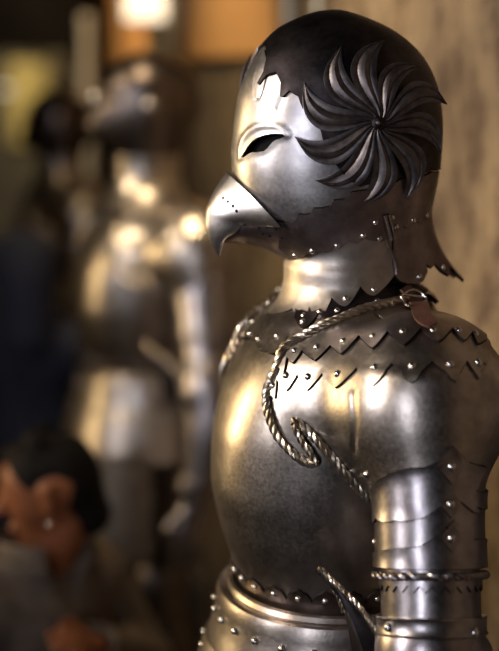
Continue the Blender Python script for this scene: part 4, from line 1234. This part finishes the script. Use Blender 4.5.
wd = unit(np.array([-.25, 1, 0])); wn = np.array([-wd[1], wd[0], 0])       # along the wall, and out of it into the room
if wn[0] > 0: wn = -wn
WP = np.array([.55, 1.9, 0])
def wall_at(Y, z, d=0.0): return WP + wd * ((Y - 1.9) / wd[1]) + wn * d + np.array([0, 0, z])
RW = np.stack([wd, wn, [0, 0, 1]], 1)
def wbox(mb, Y0, Y1, z0, z1, d0, d1, mat=0):
    c = (wall_at(Y0, z0) + wall_at(Y1, z1)) / 2 + wn * (d0 + d1) / 2
    box(mb, c, ((Y1 - Y0) / wd[1], abs(d1 - d0), z1 - z0), mat, RW)
m = MB(); wbox(m, -3.0, 9.6, FLOOR, 3.2, -.25, 0); struct(m.build('wall_right', 'stone_wall'))
m = MB(); box(m, (-1.6, 3.2, FLOOR - .05), (8.4, 13.2, .1)); struct(m.build('floor', 'floor_stone'))
m = MB(); box(m, (-1.6, 3.2, 3.25), (8.4, 13.2, .1)); struct(m.build('ceiling', 'ceiling_paint'))
m = MB(); box(m, (-1.6, 9.7, 1.4), (8.4, .2, 3.7)); struct(m.build('wall_back', 'dark_plaster'))
m = MB(); box(m, (-4.2, 3.2, 1.4), (.2, 13.2, 3.7)); struct(m.build('wall_left', 'yellow_plaster'))
m = MB(); box(m, (-1.6, -3.3, 1.4), (8.4, .2, 3.7)); struct(m.build('wall_front', 'dark_plaster'))
for Yp, lb in ((1.9, 'low stone plinth under the beaked armour'), (3.4, 'low stone plinth under the second armour'), (5.0, 'low stone plinth under the third and farthest armour')):
    m = MB(); wbox(m, Yp - .29, Yp + .29, FLOOR, -.03, .03, .68); wbox(m, Yp - .31, Yp + .31, -.03, 0.0, .02, .70); tag(m.build('display_plinth', 'plinth_stone'), lb, 'plinth')
# wall boards, lit sign, posts
def zpx(x, y, Y): return float(at(x, y, Y)[2])
def wallY(px): return 1.025 / (.25 + (px - CX) / F)
m = MB(); wbox(m, wallY(283), wallY(193), zpx(235, 57, 4.5), 2.6, .005, .025); tag(m.build('painted_board', 'ochre_board'), 'orange board high on the wall just behind the beaked helmet', 'board')
m = MB(); wbox(m, wallY(150) , wallY(92) , zpx(120, 118, 6.4), 2.7, .01, .04); tag(m.build('painted_board', 'ochre_board'), 'ochre board on the wall above the second helmet, beyond the dark post', 'board')
Ys = wallY(150)
sc_ = at(161, 3, 5.35)
e = empty('lit_sign', tuple(sc_), math.atan2(wd[1], wd[0]) - PI / 2, 'small glowing white sign above the second helmet', 'sign')
m = MB(); box(m, (0, .012, 0), (.262, .02, .125)); m.build('sign_panel', 'lit_sign', e)
m = MB(); box(m, (0, .04, 0), (.27, .035, .133)); m.build('sign_case', 'grey_post', e)
matte('post_green', (.035, .05, .045), None, .5, 5)
m = MB(); box(m, (0, .06, -.19), (.058, .03, .34)); m.build('sign_bracket', 'post_green', e)
m = MB(); q = at(85, 15, 5.9); zt_ = float(q[2]); loft(m, [((q[0], 5.9, z), (rr0, 0, 0), (0, rr0, 0)) for z, rr0 in ((FLOOR, .10), (FLOOR + .02, .10), (FLOOR + .035, .03), (FLOOR + .6, .028), (zt_ - .04, .028), (zt_ - .03, .034), (zt_, .034))], 24)
tag(m.build('metal_pole', 'grey_post'), 'pale grey upright pole left of the ochre board', 'post')
m = MB(); q0 = at(8, 145, 9.4); q1 = at(44, 62, 9.4); box(m, ((q0[0] + q1[0]) / 2, 9.57, (q0[2] + q1[2]) / 2), (q1[0] - q0[0], .06, q1[2] - q0[2])); tag(m.build('yellow_panel', 'yellow_plaster'), 'yellow panel on the far wall beyond the row of armours', 'panel')
m = MB(); q = at(84, 52, 6.0); box(m, (q[0] - 1.2, 6.0, q[2] + .45), (2.4, .35, .9))
struct(m.build('trim_1', 'dark_beam'))
m = MB(); q = at(52, 30, 7.0); box(m, (q[0] - 1.4, 7.0, q[2] + .3), (2.9, .3, .9)); 
e = empty('far_lamp', tuple(at(5, 86, 8.6)), 0, 'tiny bright lamp at the upper left beyond the armours', 'lamp')
mm = MB(); loft(mm, [((0, 0, z), (r, 0, 0), (0, r, 0)) for z, r in ((-.018, .01), (-.012, .06), (0, .075), (.004, .07))], 24); mm.build('lamp_shade', 'grey_post', e)
mm = MB(); loft(mm, [((0, 0, z), (r, 0, 0), (0, r, 0)) for z, r in ((-.03, .01), (-.026, .03), (-.016, .035))], 24); mm.build('bulb', 'lamp_glass', e)
mm = MB(); tube(mm, [(0, 0, 0), (0, 0, 3.2 - at(5, 86, 8.6)[2])], .008); mm.build('cord', 'dark_beam', e)

# ------------------------------------------------------------------ camera
cam = bpy.data.cameras.new('camera'); co = bpy.data.objects.new('camera', cam); COL.objects.link(co); SC.camera = co
co.location = tuple(CAMP); co.rotation_euler = (PI / 2 - TH, 0, 0)
cam.sensor_fit = 'VERTICAL'; cam.sensor_height = 36; cam.lens = F / 651 * 36; cam.clip_start = .05; cam.clip_end = 60
cam.dof.use_dof = True; cam.dof.focus_distance = 1.78; cam.dof.aperture_fstop = cam.lens / 52
# ------------------------------------------------------------------ light
w = bpy.data.worlds.new('world'); SC.world = w; w.use_nodes = True
w.node_tree.nodes['Background'].inputs[0].default_value = (.34, .27, .48, 1); w.node_tree.nodes['Background'].inputs[1].default_value = .06
SC.view_settings.view_transform = 'Standard'; SC.view_settings.look = 'None'; SC.view_settings.gamma = 1; SC.view_settings.exposure = -.4
def area(name, loc, tgt, size, power, col, spread=180):
    l = bpy.data.lights.new(name, 'AREA'); l.shape = 'RECTANGLE'; l.size, l.size_y = size; l.energy = power; l.color = col; l.spread = math.radians(spread)
    o = bpy.data.objects.new(name, l); COL.objects.link(o); o.location = loc
    o.rotation_euler = (Vector(tgt) - Vector(loc)).to_track_quat('-Z', 'Y').to_euler(); return o
def spot(name, loc, tgt, power, col, ang=50, rad=.05, blend=.6):
    l = bpy.data.lights.new(name, 'SPOT'); l.energy = power; l.color = col; l.spot_size = math.radians(ang); l.spot_blend = blend; l.shadow_soft_size = rad
    o = bpy.data.objects.new(name, l); COL.objects.link(o); o.location = loc
    o.rotation_euler = (Vector(tgt) - Vector(loc)).to_track_quat('-Z', 'Y').to_euler(); return o
area('warm_lamp', (-2.6, 2.9, 1.5), (.1, 1.9, 1.3), (.55, 1.1), 10, (1, .72, .36), 80)
area('added_side_light', (-2.6, .7, 1.9), (.1, 1.8, 1.5), (.6, .8), 6, (.95, .93, 1), 80)  # added area light to brighten the face plate; no window is built
area('key_lamp', (-1.95, 1.15, 2.35), (.1, 1.9, 1.5), (.40, .40), 8, (1, .84, .66), 70)
area('added_cool_light', (-1.5, -1.4, 1.85), (.2, 1.8, 1.3), (.3, 1.5), 7.5, (.86, .88, 1), 80)  # added tall area light for the strip highlight on the arm
area('row_lamp', (-1.6, 2.6, 2.7), (-.2, 3.5, 1.3), (.4, .4), 3.2, (1, .80, .52), 60)
spot('wall_lamp', (-.35, 2.75, 3.0), tuple(wall_at(3.0, 1.5)), 175, (1, .77, .46), 62, .1, .9)
spot('wall_lamp', (-.65, 3.9, 3.0), tuple(wall_at(4.3, 1.5)), 110, (1, .77, .42), 62, .1, .9)
spot('wall_lamp', (-.9, 4.6, 2.9), tuple(wall_at(6.0, 1.9)), 260, (1, .74, .42), 60, .1, .9)
spot('far_wall_lamp', (-1.6, 7.6, 2.9), (-1.5, 9.6, 1.6), 260, (1, .85, .5), 60, .1, .9)
for xp, yb, lb, rr0 in ((319, 16, 'thin pale pipe running up the wall just behind the top of the beaked helmet', .010), (291, 27, 'short pale wall pipe with a rounded end between the orange board and the helmet', .014)):
    Yp = wallY(xp + 4) ; zb_ = zpx(xp, yb, Yp); c = wall_at(Yp, 0, rr0 + .006)
    m = MB(); loft(m, [((c[0], c[1], z), (r_, 0, 0), (0, r_, 0)) for z, r_ in ((zb_ - .006, .004), (zb_, rr0 * .8), (zb_ + .008, rr0), (zb_ + .3, rr0), (3.19, rr0))], 20)
    tag(m.build('metal_pipe', 'pipe_metal'), lb, 'pipe')
